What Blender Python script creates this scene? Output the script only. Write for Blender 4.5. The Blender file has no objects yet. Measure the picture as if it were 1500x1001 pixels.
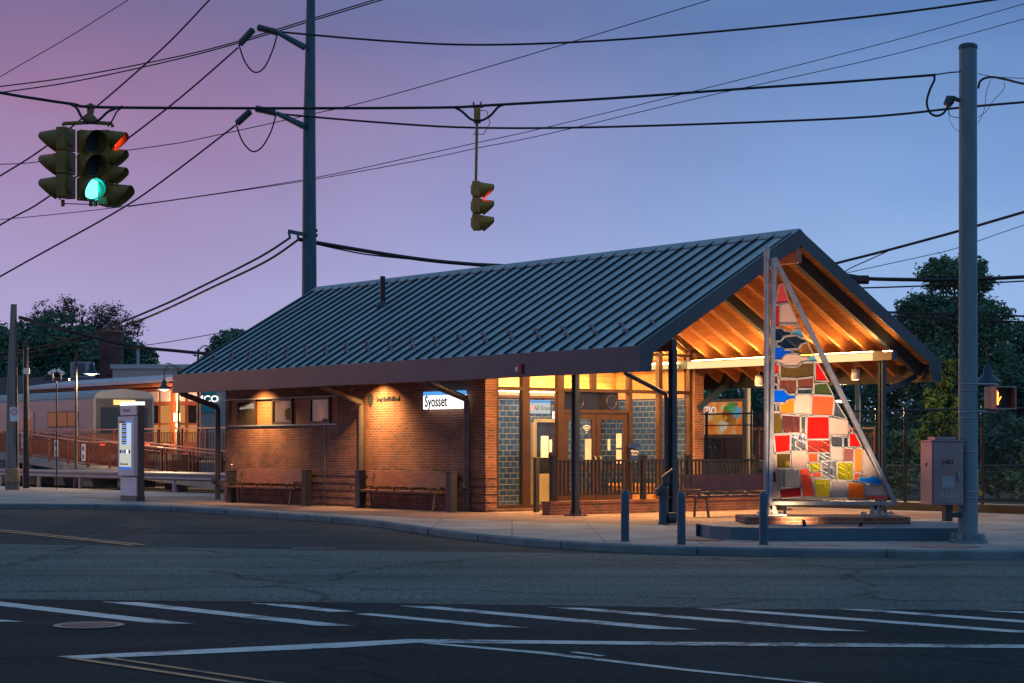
import bpy, bmesh, math, random
from math import radians, sin, cos, pi, atan2, sqrt
from mathutils import Vector, Matrix
random.seed(7)
sc = bpy.context.scene
COL = sc.collection
# ---------------------------------------------------------------- camera
F, HZ, HC = 2830.0, 657.3, 1.6
cam = bpy.data.objects.new('camera', bpy.data.cameras.new('camera')); COL.objects.link(cam)
cam.location = (0, 0, HC); cam.rotation_euler = (radians(90), 0, 0)
cam.data.sensor_width = 36; cam.data.lens = F/1500*36
cam.data.shift_y = (HZ-500.5)/1500; cam.data.clip_end = 3000; cam.data.clip_start = .1
sc.camera = cam
sc.view_settings.view_transform = 'Standard'; sc.view_settings.look = 'None'
sc.view_settings.exposure = 0; sc.view_settings.gamma = 1
sc.cycles.use_denoising = True
sc.cycles.max_bounces = 7; sc.cycles.diffuse_bounces = 3; sc.cycles.glossy_bounces = 3
sc.cycles.transparent_max_bounces = 16; sc.cycles.sample_clamp_indirect = 3
# ---------------------------------------------------------------- world: twilight sky, pink low in the west, blue in the east
world = bpy.data.worlds.new('World'); sc.world = world; world.use_nodes = True
wt = world.node_tree; wt.nodes.clear()
def wn(t, **k):
    n = wt.nodes.new(t)
    for a, b in k.items(): setattr(n, a, b)
    return n
WL = wt.links.new
def wmath(op, a, b=None):
    n = wn('ShaderNodeMath', operation=op)
    for i, v in enumerate((a, b)):
        if v is None: continue
        if isinstance(v, (int, float)): n.inputs[i].default_value = v
        else: WL(v, n.inputs[i])
    return n.outputs[0]
def srgb(r, g, b):
    f = lambda c: ((c/255+.055)/1.055)**2.4 if c > 10 else c/255/12.92
    return (f(r), f(g), f(b), 1)
def wramp(fac, stops):
    n = wn('ShaderNodeValToRGB'); cr = n.color_ramp
    while len(cr.elements) > 1: cr.elements.remove(cr.elements[0])
    cr.elements[0].position = stops[0][0]; cr.elements[0].color = stops[0][1]
    for p, c in stops[1:]:
        e = cr.elements.new(p); e.color = c
    WL(fac, n.inputs[0]); return n.outputs[0]
tc = wn('ShaderNodeTexCoord'); sx = wn('ShaderNodeSeparateXYZ'); WL(tc.outputs['Generated'], sx.inputs[0])
ele = wmath('MULTIPLY', wmath('ARCSINE', sx.outputs[2]), 180/pi)      # degrees above the horizon
azi = wmath('MULTIPLY', wmath('ARCTAN2', sx.outputs[0], sx.outputs[1]), 180/pi)  # degrees right of north
nz = wn('ShaderNodeTexNoise'); nz.inputs['Scale'].default_value = 5; nz.inputs['Detail'].default_value = 3
mp = wn('ShaderNodeMapping'); mp.inputs['Scale'].default_value = (1, 1, 3); WL(tc.outputs['Generated'], mp.inputs[0]); WL(mp.outputs[0], nz.inputs['Vector'])
wob = wmath('MULTIPLY', wmath('SUBTRACT', nz.outputs[0], .5), 5.0)
e30 = wmath('DIVIDE', wmath('ADD', ele, wob), 90)
K = lambda c, k: (c[0]*k, c[1]*k, c[2]*k, 1)
ZEN = K(srgb(104, 144, 180), 1.0)
left = wramp(e30, [(0, srgb(168, 164, 214)), (4/90, srgb(166, 158, 208)), (7/90, srgb(158, 136, 184)), (9.3/90, srgb(152, 117, 160)), (11/90, srgb(137, 108, 152)), (13.5/90, srgb(114, 102, 146)), (21/90, ZEN), (1, ZEN)])
right = wramp(e30, [(0, srgb(156, 188, 232)), (4/90, srgb(146, 181, 230)), (8/90, srgb(124, 161, 216)), (13/90, srgb(88, 124, 180)), (21/90, ZEN), (1, ZEN)])
mr = wn('ShaderNodeMapRange'); mr.interpolation_type = 'SMOOTHSTEP'
mr.inputs[1].default_value = -14; mr.inputs[2].default_value = 13; WL(wmath('ADD', azi, wob), mr.inputs[0])
mx = wn('ShaderNodeMix', data_type='RGBA'); WL(mr.outputs[0], mx.inputs[0]); WL(left, mx.inputs[6]); WL(right, mx.inputs[7])
# afterglow low in the west-north-west (out of frame to the left)
ga = wmath('DIVIDE', wmath('SUBTRACT', azi, -62), 8); ge = wmath('DIVIDE', wmath('SUBTRACT', ele, 3), 7)
gg = wmath('POWER', 2.718, wmath('MULTIPLY', wmath('ADD', wmath('MULTIPLY', ga, ga), wmath('MULTIPLY', ge, ge)), -1))
mg = wn('ShaderNodeMix', data_type='RGBA'); WL(gg, mg.inputs[0]); WL(mx.outputs[2], mg.inputs[6]); mg.inputs[7].default_value = (1.7, .62, .30, 1)
bg = wn('ShaderNodeBackground'); WL(mg.outputs[2], bg.inputs[0]); bg.inputs[1].default_value = 1.0
sky = wn('ShaderNodeTexSky', sky_type='NISHITA'); sky.sun_disc = False; sky.sun_elevation = radians(1.5); sky.sun_rotation = radians(-44)
bg2 = wn('ShaderNodeBackground'); WL(sky.outputs[0], bg2.inputs[0]); bg2.inputs[1].default_value = .01
ad = wn('ShaderNodeAddShader'); WL(bg.outputs[0], ad.inputs[0]); WL(bg2.outputs[0], ad.inputs[1])
wo = wn('ShaderNodeOutputWorld'); WL(ad.outputs[0], wo.inputs[0])
sl = bpy.data.lights.new('sun', 'SUN'); sl.energy = .16; sl.angle = radians(14); sl.color = (1, .5, .42)
so = bpy.data.objects.new('sun', sl); COL.objects.link(so)
so.rotation_euler = (Vector((sin(radians(-44)), cos(radians(-44)), .07))*-1).to_track_quat('-Z', 'Y').to_euler()

# ---------------------------------------------------------------- frames
TH = radians(38.43)
CX, CY = 2.755, 41.76
V = Vector((cos(TH), sin(TH), 0)); U = Vector((-sin(TH), cos(TH), 0))
def B(w, s, z=0): return Vector((CX, CY, z)) + V*w + U*s
def Sx(x, w):
    k = (x-750)/F; return (CX+V.x*w-k*(CY+V.y*w))/(V.y+V.x*k)
def Wx(x, s):
    k = (x-750)/F; return (k*(CY+U.y*s)-(CX+U.x*s))/(V.x-V.y*k)
def Zy(y, w, s): return HC+(HZ-y)*(CY+V.y*w+U.y*s)/F
def G(px, py, z=0):
    Y = F*(HC-z)/(py-HZ); return Vector(((px-750)/F*Y, Y, z))
def P(px, py, Y): return Vector(((px-750)/F*Y, Y, HC+(HZ-py)*Y/F))
# ---------------------------------------------------------------- objects
def tag(o, label=None, cat=None, group=None, kind=None):
    if label: o['label'] = label
    if cat: o['category'] = cat
    if group: o['group'] = group
    if kind: o['kind'] = kind
    return o
def thing(name, label, cat, loc=(0, 0, 0), rz=0, group=None):
    o = bpy.data.objects.new(name, None); COL.objects.link(o)
    o.location = loc; o.rotation_euler = (0, 0, rz); o.empty_display_size = .2
    return tag(o, label, cat, group)
def bthing(name, label, cat, w, s, z=0, group=None): return thing(name, label, cat, B(w, s, z), TH, group)
def copy_thing(r, loc, rz, label):
    c = r.copy(); COL.objects.link(c); c.location = loc; c.rotation_euler = (0, 0, rz); c['label'] = label
    for ch in list(r.children):
        d = ch.copy(); COL.objects.link(d); d.parent = c
        for g in list(ch.children):
            e = g.copy(); COL.objects.link(e); e.parent = d
    return c
class MB:
    def __init__(s): s.v = []; s.f = []; s.sm = []
    def add(s, vs, fs, smooth=False):
        n = len(s.v); s.v += [tuple(v) for v in vs]; s.f += [tuple(i+n for i in f) for f in fs]; s.sm += [smooth]*len(fs); return s
    def box(s, x0, x1, y0, y1, z0, z1, M=None):
        vs = [Vector((x, y, z)) for x in (x0, x1) for y in (y0, y1) for z in (z0, z1)]
        if M is not None: vs = [M @ v for v in vs]
        return s.add(vs, [(0, 1, 3, 2), (4, 6, 7, 5), (0, 4, 5, 1), (2, 3, 7, 6), (0, 2, 6, 4), (1, 5, 7, 3)])
    def bar(s, a, b, w, h, up=(0, 0, 1)):
        a = Vector(a); b = Vector(b); d = (b-a).normalized(); r = d.cross(Vector(up))
        if r.length < 1e-4: r = d.cross(Vector((1, 0, 0)))
        r.normalize(); u = r.cross(d)
        vs = []
        for p in (a, b):
            for i, j in ((-1, -1), (1, -1), (1, 1), (-1, 1)): vs.append(p+r*(w/2*i)+u*(h/2*j))
        return s.add(vs, [(3, 2, 1, 0), (4, 5, 6, 7), (0, 1, 5, 4), (1, 2, 6, 5), (2, 3, 7, 6), (3, 0, 4, 7)])
    def tube(s, pts, r, n=6, cap=True):
        pts = [Vector(p) for p in pts]; m = len(pts); rs = r if isinstance(r, (list, tuple)) else [r]*m
        vs = []; up = None
        for i, p in enumerate(pts):
            d = (pts[min(i+1, m-1)]-pts[max(i-1, 0)]).normalized()
            if up is None: up = Vector((0, 0, 1)) if abs(d.z) < .9 else Vector((1, 0, 0))
            x = d.cross(up).normalized(); y = x.cross(d); up = y
            for k in range(n):
                a = 2*pi*k/n; vs.append(p+x*(cos(a)*rs[i])+y*(sin(a)*rs[i]))
        fs = [(i*n+k, i*n+(k+1) % n, (i+1)*n+(k+1) % n, (i+1)*n+k) for i in range(m-1) for k in range(n)]
        s.add(vs, fs, n > 5)
        if cap:
            s.add([vs[k] for k in range(n)], [tuple(range(n))[::-1]]); s.add([vs[(m-1)*n+k] for k in range(n)], [tuple(range(n))])
        return s
    def lathe(s, prof, c=(0, 0, 0), n=16, smooth=True):
        c = Vector(c); vs = [c+Vector((r*cos(2*pi*k/n), r*sin(2*pi*k/n), z)) for r, z in prof for k in range(n)]
        fs = [(i*n+k, i*n+(k+1) % n, (i+1)*n+(k+1) % n, (i+1)*n+k) for i in range(len(prof)-1) for k in range(n)]
        return s.add(vs, fs, smooth)
    def prism(s, poly, z0, z1):
        n = len(poly); vs = [(p[0], p[1], z0) for p in poly]+[(p[0], p[1], z1) for p in poly]
        return s.add(vs, [tuple(range(n))[::-1], tuple(range(n, 2*n))]+[(i, (i+1) % n, n+(i+1) % n, n+i) for i in range(n)])
    def prismy(s, poly, y0, y1):   # polygon in xz, pushed along y
        n = len(poly); vs = [(p[0], y0, p[1]) for p in poly]+[(p[0], y1, p[1]) for p in poly]
        return s.add(vs, [tuple(range(n)), tuple(range(n, 2*n))[::-1]]+[(i, n+i, n+(i+1) % n, (i+1) % n) for i in range(n)])
    def build(s, name, mat, parent=None, bevel=0, loc=None, rz=0):
        me = bpy.data.meshes.new(name); me.from_pydata(s.v, [], s.f)
        me.polygons.foreach_set('use_smooth', s.sm)
        me.materials.append(mat)
        uv = me.uv_layers.new(name='UVMap'); d = uv.data
        vv = me.vertices
        for p in me.polygons:
            n = p.normal; ax = max(range(3), key=lambda i: abs(n[i]))
            for li in p.loop_indices:
                c = vv[me.loops[li].vertex_index].co
                d[li].uv = (c.y, c.z) if ax == 0 else ((c.x, c.z) if ax == 1 else (c.x, c.y))
        o = bpy.data.objects.new(name, me); COL.objects.link(o)
        if parent is not None: o.parent = parent
        if loc is not None: o.location = loc; o.rotation_euler = (0, 0, rz)
        if bevel:
            b = o.modifiers.new('bevel', 'BEVEL'); b.width = bevel; b.segments = 2; b.limit_method = 'ANGLE'
        return o
def struct(o): o['kind'] = 'structure'; return o
def text(name, body, size, mat, parent, M, depth=.004, sx_=1.0, align='CENTER', font_bold=False):
    cu = bpy.data.curves.new('t', 'FONT'); cu.body = body; cu.size = size; cu.extrude = depth; cu.align_x = align; cu.align_y = 'CENTER'; cu.resolution_u = 3
    if font_bold: cu.offset = size*.018
    t = bpy.data.objects.new('t', cu); COL.objects.link(t)
    me = bpy.data.meshes.new_from_object(t.evaluated_get(bpy.context.evaluated_depsgraph_get()))
    bpy.data.objects.remove(t); bpy.data.curves.remove(cu)
    me.transform(Matrix.Diagonal((sx_, 1, 1, 1))); me.transform(M); me.name = name
    me.materials.clear(); me.materials.append(mat)
    o = bpy.data.objects.new(name, me); COL.objects.link(o); o.parent = parent; return o
def TM(x, y, z, face='-y'):      # text lying in a vertical plane, read from the side named
    R = {'-y': Matrix.Rotation(pi/2, 4, 'X'), '-x': Matrix.Rotation(-pi/2, 4, 'Z') @ Matrix.Rotation(pi/2, 4, 'X'), '+x': Matrix.Rotation(pi/2, 4, 'Z') @ Matrix.Rotation(pi/2, 4, 'X')}[face]
    return Matrix.Translation((x, y, z)) @ R
# ---------------------------------------------------------------- materials
def newmat(name):
    m = bpy.data.materials.new(name); m.use_nodes = True; nt = m.node_tree; nt.nodes.clear()
    return m, nt, nt.nodes.new('ShaderNodeOutputMaterial')
def PB(nt, out, color=None, rough=.5, metal=0, spec=.5):
    b = nt.nodes.new('ShaderNodeBsdfPrincipled'); nt.links.new(b.outputs[0], out.inputs[0])
    if color is not None: b.inputs['Base Color'].default_value = (*color[:3], 1)
    b.inputs['Roughness'].default_value = rough; b.inputs['Metallic'].default_value = metal
    b.inputs['Specular IOR Level'].default_value = spec
    return b
def noisy(name, c1, c2, scale=3, rough=.6, metal=0, bump=0, bscale=40, detail=6, spec=.5, stretch=(1, 1, 1), contrast=(.35, .65), rvar=0):
    m, nt, out = newmat(name); b = PB(nt, out, c1, rough, metal, spec); L = nt.links.new
    t = nt.nodes.new('ShaderNodeTexCoord'); mp = nt.nodes.new('ShaderNodeMapping'); mp.inputs['Scale'].default_value = stretch
    L(t.outputs['Object'], mp.inputs[0])
    n = nt.nodes.new('ShaderNodeTexNoise'); n.inputs['Scale'].default_value = scale; n.inputs['Detail'].default_value = detail; L(mp.outputs[0], n.inputs[0])
    r = nt.nodes.new('ShaderNodeValToRGB'); r.color_ramp.elements[0].position = contrast[0]; r.color_ramp.elements[1].position = contrast[1]
    r.color_ramp.elements[0].color = (*c1, 1); r.color_ramp.elements[1].color = (*c2, 1)
    L(n.outputs[0], r.inputs[0]); L(r.outputs[0], b.inputs['Base Color'])
    if rvar:
        q = nt.nodes.new('ShaderNodeMapRange'); q.inputs[3].default_value = rough-rvar; q.inputs[4].default_value = rough+rvar
        L(n.outputs[0], q.inputs[0]); L(q.outputs[0], b.inputs['Roughness'])
    if bump:
        n2 = nt.nodes.new('ShaderNodeTexNoise'); n2.inputs['Scale'].default_value = bscale; n2.inputs['Detail'].default_value = 4; L(t.outputs['Object'], n2.inputs[0])
        bp = nt.nodes.new('ShaderNodeBump'); bp.inputs['Strength'].default_value = bump; bp.inputs['Distance'].default_value = .02
        L(n2.outputs[0], bp.inputs['Height']); L(bp.outputs[0], b.inputs['Normal'])
    return m
def emit(name, c, k):
    m, nt, out = newmat(name); e = nt.nodes.new('ShaderNodeEmission'); e.inputs[0].default_value = (*c, 1); e.inputs[1].default_value = k
    nt.links.new(e.outputs[0], out.inputs[0]); return m
def bricky(name, c1, c2, c3, mortar, bw, bh, ms, rough=.85, bump=.5, offset=.5, spec=.3, nscale=1.2):
    m, nt, out = newmat(name); b = PB(nt, out, c1, rough, 0, spec); L = nt.links.new
    uv = nt.nodes.new('ShaderNodeUVMap')
    br = nt.nodes.new('ShaderNodeTexBrick'); br.offset = offset; br.inputs['Scale'].default_value = 1
    br.inputs['Brick Width'].default_value = bw; br.inputs['Row Height'].default_value = bh; br.inputs['Mortar Size'].default_value = ms
    br.inputs['Mortar Smooth'].default_value = .2; br.inputs['Bias'].default_value = -.1
    br.inputs['Color1'].default_value = (*c1, 1); br.inputs['Color2'].default_value = (*c2, 1); br.inputs['Mortar'].default_value = (*mortar, 1)
    L(uv.outputs[0], br.inputs[0])
    # occasional dark burnt bricks: brick-aligned random by snapping the UV
    b2 = nt.nodes.new('ShaderNodeTexBrick'); b2.offset = offset; b2.inputs['Scale'].default_value = 1
    b2.inputs['Brick Width'].default_value = bw; b2.inputs['Row Height'].default_value = bh; b2.inputs['Mortar Size'].default_value = ms
    b2.inputs['Mortar Smooth'].default_value = .2
    b2.inputs['Color1'].default_value = (0, 0, 0, 1); b2.inputs['Color2'].default_value = (1, 1, 1, 1); b2.inputs['Mortar'].default_value = (0, 0, 0, 1); L(uv.outputs[0], b2.inputs[0])
    st = nt.nodes.new('ShaderNodeMath'); st.operation = 'GREATER_THAN'; st.inputs[1].default_value = .93; L(b2.outputs[0], st.inputs[0])
    mx1 = nt.nodes.new('ShaderNodeMix'); mx1.data_type = 'RGBA'; L(st.outputs[0], mx1.inputs[0]); L(br.outputs[0], mx1.inputs[6]); mx1.inputs[7].default_value = (*c3, 1)
    n = nt.nodes.new('ShaderNodeTexNoise'); n.inputs['Scale'].default_value = nscale; n.inputs['Detail'].default_value = 5; L(uv.outputs[0], n.inputs[0])
    q = nt.nodes.new('ShaderNodeMapRange'); q.inputs[1].default_value = .3; q.inputs[2].default_value = .7; q.inputs[3].default_value = .66; q.inputs[4].default_value = 1.25; L(n.outputs[0], q.inputs[0])
    hs = nt.nodes.new('ShaderNodeHueSaturation'); L(mx1.outputs[2], hs.inputs['Color']); L(q.outputs[0], hs.inputs['Value']); L(hs.outputs[0], b.inputs['Base Color'])
    inv = nt.nodes.new('ShaderNodeMath'); inv.operation = 'SUBTRACT'; inv.inputs[0].default_value = 1; L(br.outputs['Fac'], inv.inputs[1])
    bp = nt.nodes.new('ShaderNodeBump'); bp.inputs['Strength'].default_value = bump; bp.inputs['Distance'].default_value = .01
    L(inv.outputs[0], bp.inputs['Height']); L(bp.outputs[0], b.inputs['Normal'])
    return m
def boards(name, c1, c2, bw=.14, axis=0, rough=.55):
    """timber boards: joints every bw across, grain along; axis = UV axis across the boards"""
    m, nt, out = newmat(name); b = PB(nt, out, c1, rough); L = nt.links.new
    t = nt.nodes.new('ShaderNodeTexCoord'); s = nt.nodes.new('ShaderNodeSeparateXYZ'); L(t.outputs['Object'], s.inputs[0])
    a = s.outputs[axis]
    d = nt.nodes.new('ShaderNodeMath'); d.operation = 'DIVIDE'; d.inputs[1].default_value = bw; L(a, d.inputs[0])
    fr = nt.nodes.new('ShaderNodeMath'); fr.operation = 'FRACT'; L(d.outputs[0], fr.inputs[0])
    fl = nt.nodes.new('ShaderNodeMath'); fl.operation = 'FLOOR'; L(d.outputs[0], fl.inputs[0])
    g = nt.nodes.new('ShaderNodeMath'); g.operation = 'GREATER_THAN'; g.inputs[1].default_value = .07; L(fr.outputs[0], g.inputs[0])
    wn_ = nt.nodes.new('ShaderNodeTexWhiteNoise'); wn_.noise_dimensions = '1D'; L(fl.outputs[0], wn_.inputs['W'])
    mp = nt.nodes.new('ShaderNodeMapping'); sc_ = [12, 12, 12]; sc_[1 if axis == 0 else 0] = 1.2; mp.inputs['Scale'].default_value = sc_
    L(t.outputs['Object'], mp.inputs[0]); n = nt.nodes.new('ShaderNodeTexNoise'); n.inputs['Scale'].default_value = 1.5; n.inputs['Detail'].default_value = 5; L(mp.outputs[0], n.inputs[0])
    av = nt.nodes.new('ShaderNodeMath'); av.operation = 'ADD'; L(n.outputs[0], av.inputs[0])
    wv = nt.nodes.new('ShaderNodeMath'); wv.operation = 'MULTIPLY'; wv.inputs[1].default_value = .35; L(wn_.outputs[0], wv.inputs[0]); L(wv.outputs[0], av.inputs[1])
    r = nt.nodes.new('ShaderNodeValToRGB'); r.color_ramp.elements[0].position = .35; r.color_ramp.elements[1].position = .95
    r.color_ramp.elements[0].color = (*c1, 1); r.color_ramp.elements[1].color = (*c2, 1); L(av.outputs[0], r.inputs[0])
    mx_ = nt.nodes.new('ShaderNodeMix'); mx_.data_type = 'RGBA'; L(g.outputs[0], mx_.inputs[0]); mx_.inputs[6].default_value = (c1[0]*.25, c1[1]*.25, c1[2]*.25, 1); L(r.outputs[0], mx_.inputs[7])
    L(mx_.outputs[2], b.inputs['Base Color']); return m
def pane(name, tint, gloss=.07, rough=.03):
    m, nt, out = newmat(name); t = nt.nodes.new('ShaderNodeBsdfTransparent'); t.inputs[0].default_value = (*tint, 1)
    g = nt.nodes.new('ShaderNodeBsdfGlossy'); g.inputs['Roughness'].default_value = rough; g.inputs[0].default_value = (1, 1, 1, 1)
    x = nt.nodes.new('ShaderNodeMixShader'); x.inputs[0].default_value = gloss
    nt.links.new(t.outputs[0], x.inputs[1]); nt.links.new(g.outputs[0], x.inputs[2]); nt.links.new(x.outputs[0], out.inputs[0]); return m
def frosted(name, c, tr=.55):
    m, nt, out = newmat(name); L = nt.links.new
    d = nt.nodes.new('ShaderNodeBsdfDiffuse'); t = nt.nodes.new('ShaderNodeBsdfTranslucent'); g = nt.nodes.new('ShaderNodeBsdfGlossy'); g.inputs['Roughness'].default_value = .15
    tcx = nt.nodes.new('ShaderNodeTexCoord'); n = nt.nodes.new('ShaderNodeTexNoise'); n.inputs['Scale'].default_value = 4; L(tcx.outputs['Object'], n.inputs[0])
    q = nt.nodes.new('ShaderNodeMapRange'); q.inputs[3].default_value = .8; q.inputs[4].default_value = 1.1; L(n.outputs[0], q.inputs[0])
    hs = nt.nodes.new('ShaderNodeHueSaturation'); hs.inputs['Color'].default_value = (*c, 1); L(q.outputs[0], hs.inputs['Value'])
    L(hs.outputs[0], d.inputs[0]); L(hs.outputs[0], t.inputs[0])
    x = nt.nodes.new('ShaderNodeMixShader'); x.inputs[0].default_value = tr; L(d.outputs[0], x.inputs[1]); L(t.outputs[0], x.inputs[2])
    y = nt.nodes.new('ShaderNodeMixShader'); y.inputs[0].default_value = .02; L(x.outputs[0], y.inputs[1]); L(g.outputs[0], y.inputs[2]); L(y.outputs[0], out.inputs[0]); return m
M = {}
M['brick'] = bricky('brick', (.28, .10, .052), (.18, .068, .042), (.13, .07, .06), (.30, .23, .19), .21, .0675, .008)
M['brick_low'] = bricky('brick_low', (.28, .10, .058), (.19, .072, .048), (.14, .08, .07), (.30, .23, .19), .21, .0675, .008, nscale=2)
M['tile'] = bricky('tile', (.016, .040, .105), (.010, .026, .075), (.03, .06, .13), (.22, .215, .20), .25, .155, .006, rough=.18, bump=.3, spec=.6)
M['roof'] = noisy('roof', (.27, .37, .41), (.36, .46, .50), .9, .42, .25, .03, 6, rvar=.08)
M['seam'] = noisy('seam', (.012, .03, .042), (.018, .04, .052), 1.5, .6, .0, spec=.2)
M['ridge'] = noisy('ridge', (.22, .28, .32), (.27, .33, .37), 2, .4, .4)
M['fascia'] = noisy('fascia', (.062, .068, .08), (.08, .084, .095), .7, .25, .4, .02, 3)
M['rake'] = noisy('rake', (.05, .068, .085), (.062, .08, .10), 1, .4, .35)
M['wood'] = boards('wood', (.40, .15, .045), (.60, .27, .085), .14, 0)
M['rafter'] = noisy('rafter', (.38, .145, .045), (.56, .25, .085), 2.2, .6, stretch=(1, 6, 6), contrast=(.3, .7))
M['cladding'] = boards('cladding', (.42, .20, .07), (.62, .34, .13), .14, 2)
M['woodpanel'] = boards('woodpanel', (.30, .11, .05), (.42, .17, .07), .1, 2)
M['steel'] = noisy('steel', (.035, .055, .075), (.045, .068, .09), 3, .42, .3, .02, 60)
M['bronze'] = noisy('bronze', (.08, .042, .026), (.105, .056, .035), 3, .38, .5)
M['darkpost'] = noisy('darkpost', (.035, .038, .045), (.05, .052, .06), 4, .45, .2)
M['downspout'] = noisy('downspout', (.13, .10, .075), (.165, .125, .095), 3, .4, .4)
M['glass'] = pane('glass', (.97, .98, .96), .03)
M['darkglass'] = noisy('darkglass', (.012, .012, .013), (.02, .02, .02), 2, .08)
M['floor'] = noisy('floor', (.42, .33, .22), (.5, .4, .28), 2, .35)
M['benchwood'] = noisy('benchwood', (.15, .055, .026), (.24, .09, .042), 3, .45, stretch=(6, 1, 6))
M['benchmetal'] = noisy('benchmetal', (.14, .10, .08), (.2, .15, .11), 5, .4, .7)
M['white'] = noisy('white', (.72, .72, .72), (.8, .8, .8), 2, .5)
M['black'] = noisy('black', (.01, .01, .012), (.018, .018, .02), 4, .45)
M['wire'] = noisy('wire', (.008, .008, .012), (.015, .015, .02), 4, .6)
M['strip'] = emit('strip', (1, .66, .30), 1.25)
M['slot'] = emit('slot', (1, .50, .15), 105)
M['strip2'] = emit('strip2', (1, .66, .30), 16)
M['warmlamp'] = emit('warmlamp', (1, .62, .28), 14)
M['signwhite'] = emit('signwhite', (1, .98, .95), 1.6)
M['signblue'] = emit('signblue', (.10, .38, .9), 1.0)
M['green'] = emit('green', (.16, .95, 1.0), 2.2)
M['red'] = emit('red', (1, .06, .02), 7)
M['hand'] = emit('hand', (1, .25, .03), 6)
M['exit'] = emit('exit', (1, .22, .08), 2.2)
M['ink'] = noisy('ink', (.01, .01, .012), (.02, .02, .02), 3, .6)
M['olive'] = noisy('olive', (.15, .095, .014), (.22, .145, .022), 6, .55, 0, .05, 30)
M['concrete_pole'] = noisy('concrete_pole', (.10, .185, .22), (.16, .25, .29), 6, .55, .25, .05, 40, stretch=(1, 1, .4), contrast=(.2, .8))
M['galv'] = noisy('galv', (.27, .28, .30), (.36, .36, .38), 8, .42, .8, rvar=.08)
M['woodpole'] = noisy('woodpole', (.17, .15, .14), (.25, .22, .2), 8, .8, stretch=(1, 1, .1))
M['steelpole'] = noisy('steelpole', (.03, .09, .115), (.05, .12, .145), 4, .5, .3, stretch=(1, 1, .3))
M['cabinet'] = noisy('cabinet', (.20, .165, .17), (.26, .21, .22), 2.2, .33, .75, rvar=.07)
M['railred'] = noisy('railred', (.19, .055, .03), (.26, .075, .04), 5, .5, .2)
M['picketred_shaded'] = noisy('picketred_shaded', (.12, .035, .02), (.17, .05, .028), 5, .5, .2)  # darker rail red for the pickets, shade painted in
M['railtop_lit'] = noisy('railtop_lit', (.42, .20, .15), (.52, .26, .2), 5, .4, .3)  # paler rail red, paints the light caught along the top rails
M['concrete_shaded'] = noisy('concrete_shaded', (.10, .09, .085), (.17, .15, .14), 2, .85, 0, .1, 30)  # pier concrete darkened to paint the shade under the decks
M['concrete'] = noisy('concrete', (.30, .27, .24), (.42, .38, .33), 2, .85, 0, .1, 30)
M['curb'] = noisy('curb', (.085, .15, .175), (.16, .235, .255), 1.6, .8, 0, .25, 30)
M['bluecurb'] = noisy('bluecurb', (.035, .105, .15), (.05, .135, .18), 2, .6, 0, .1, 20)
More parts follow.
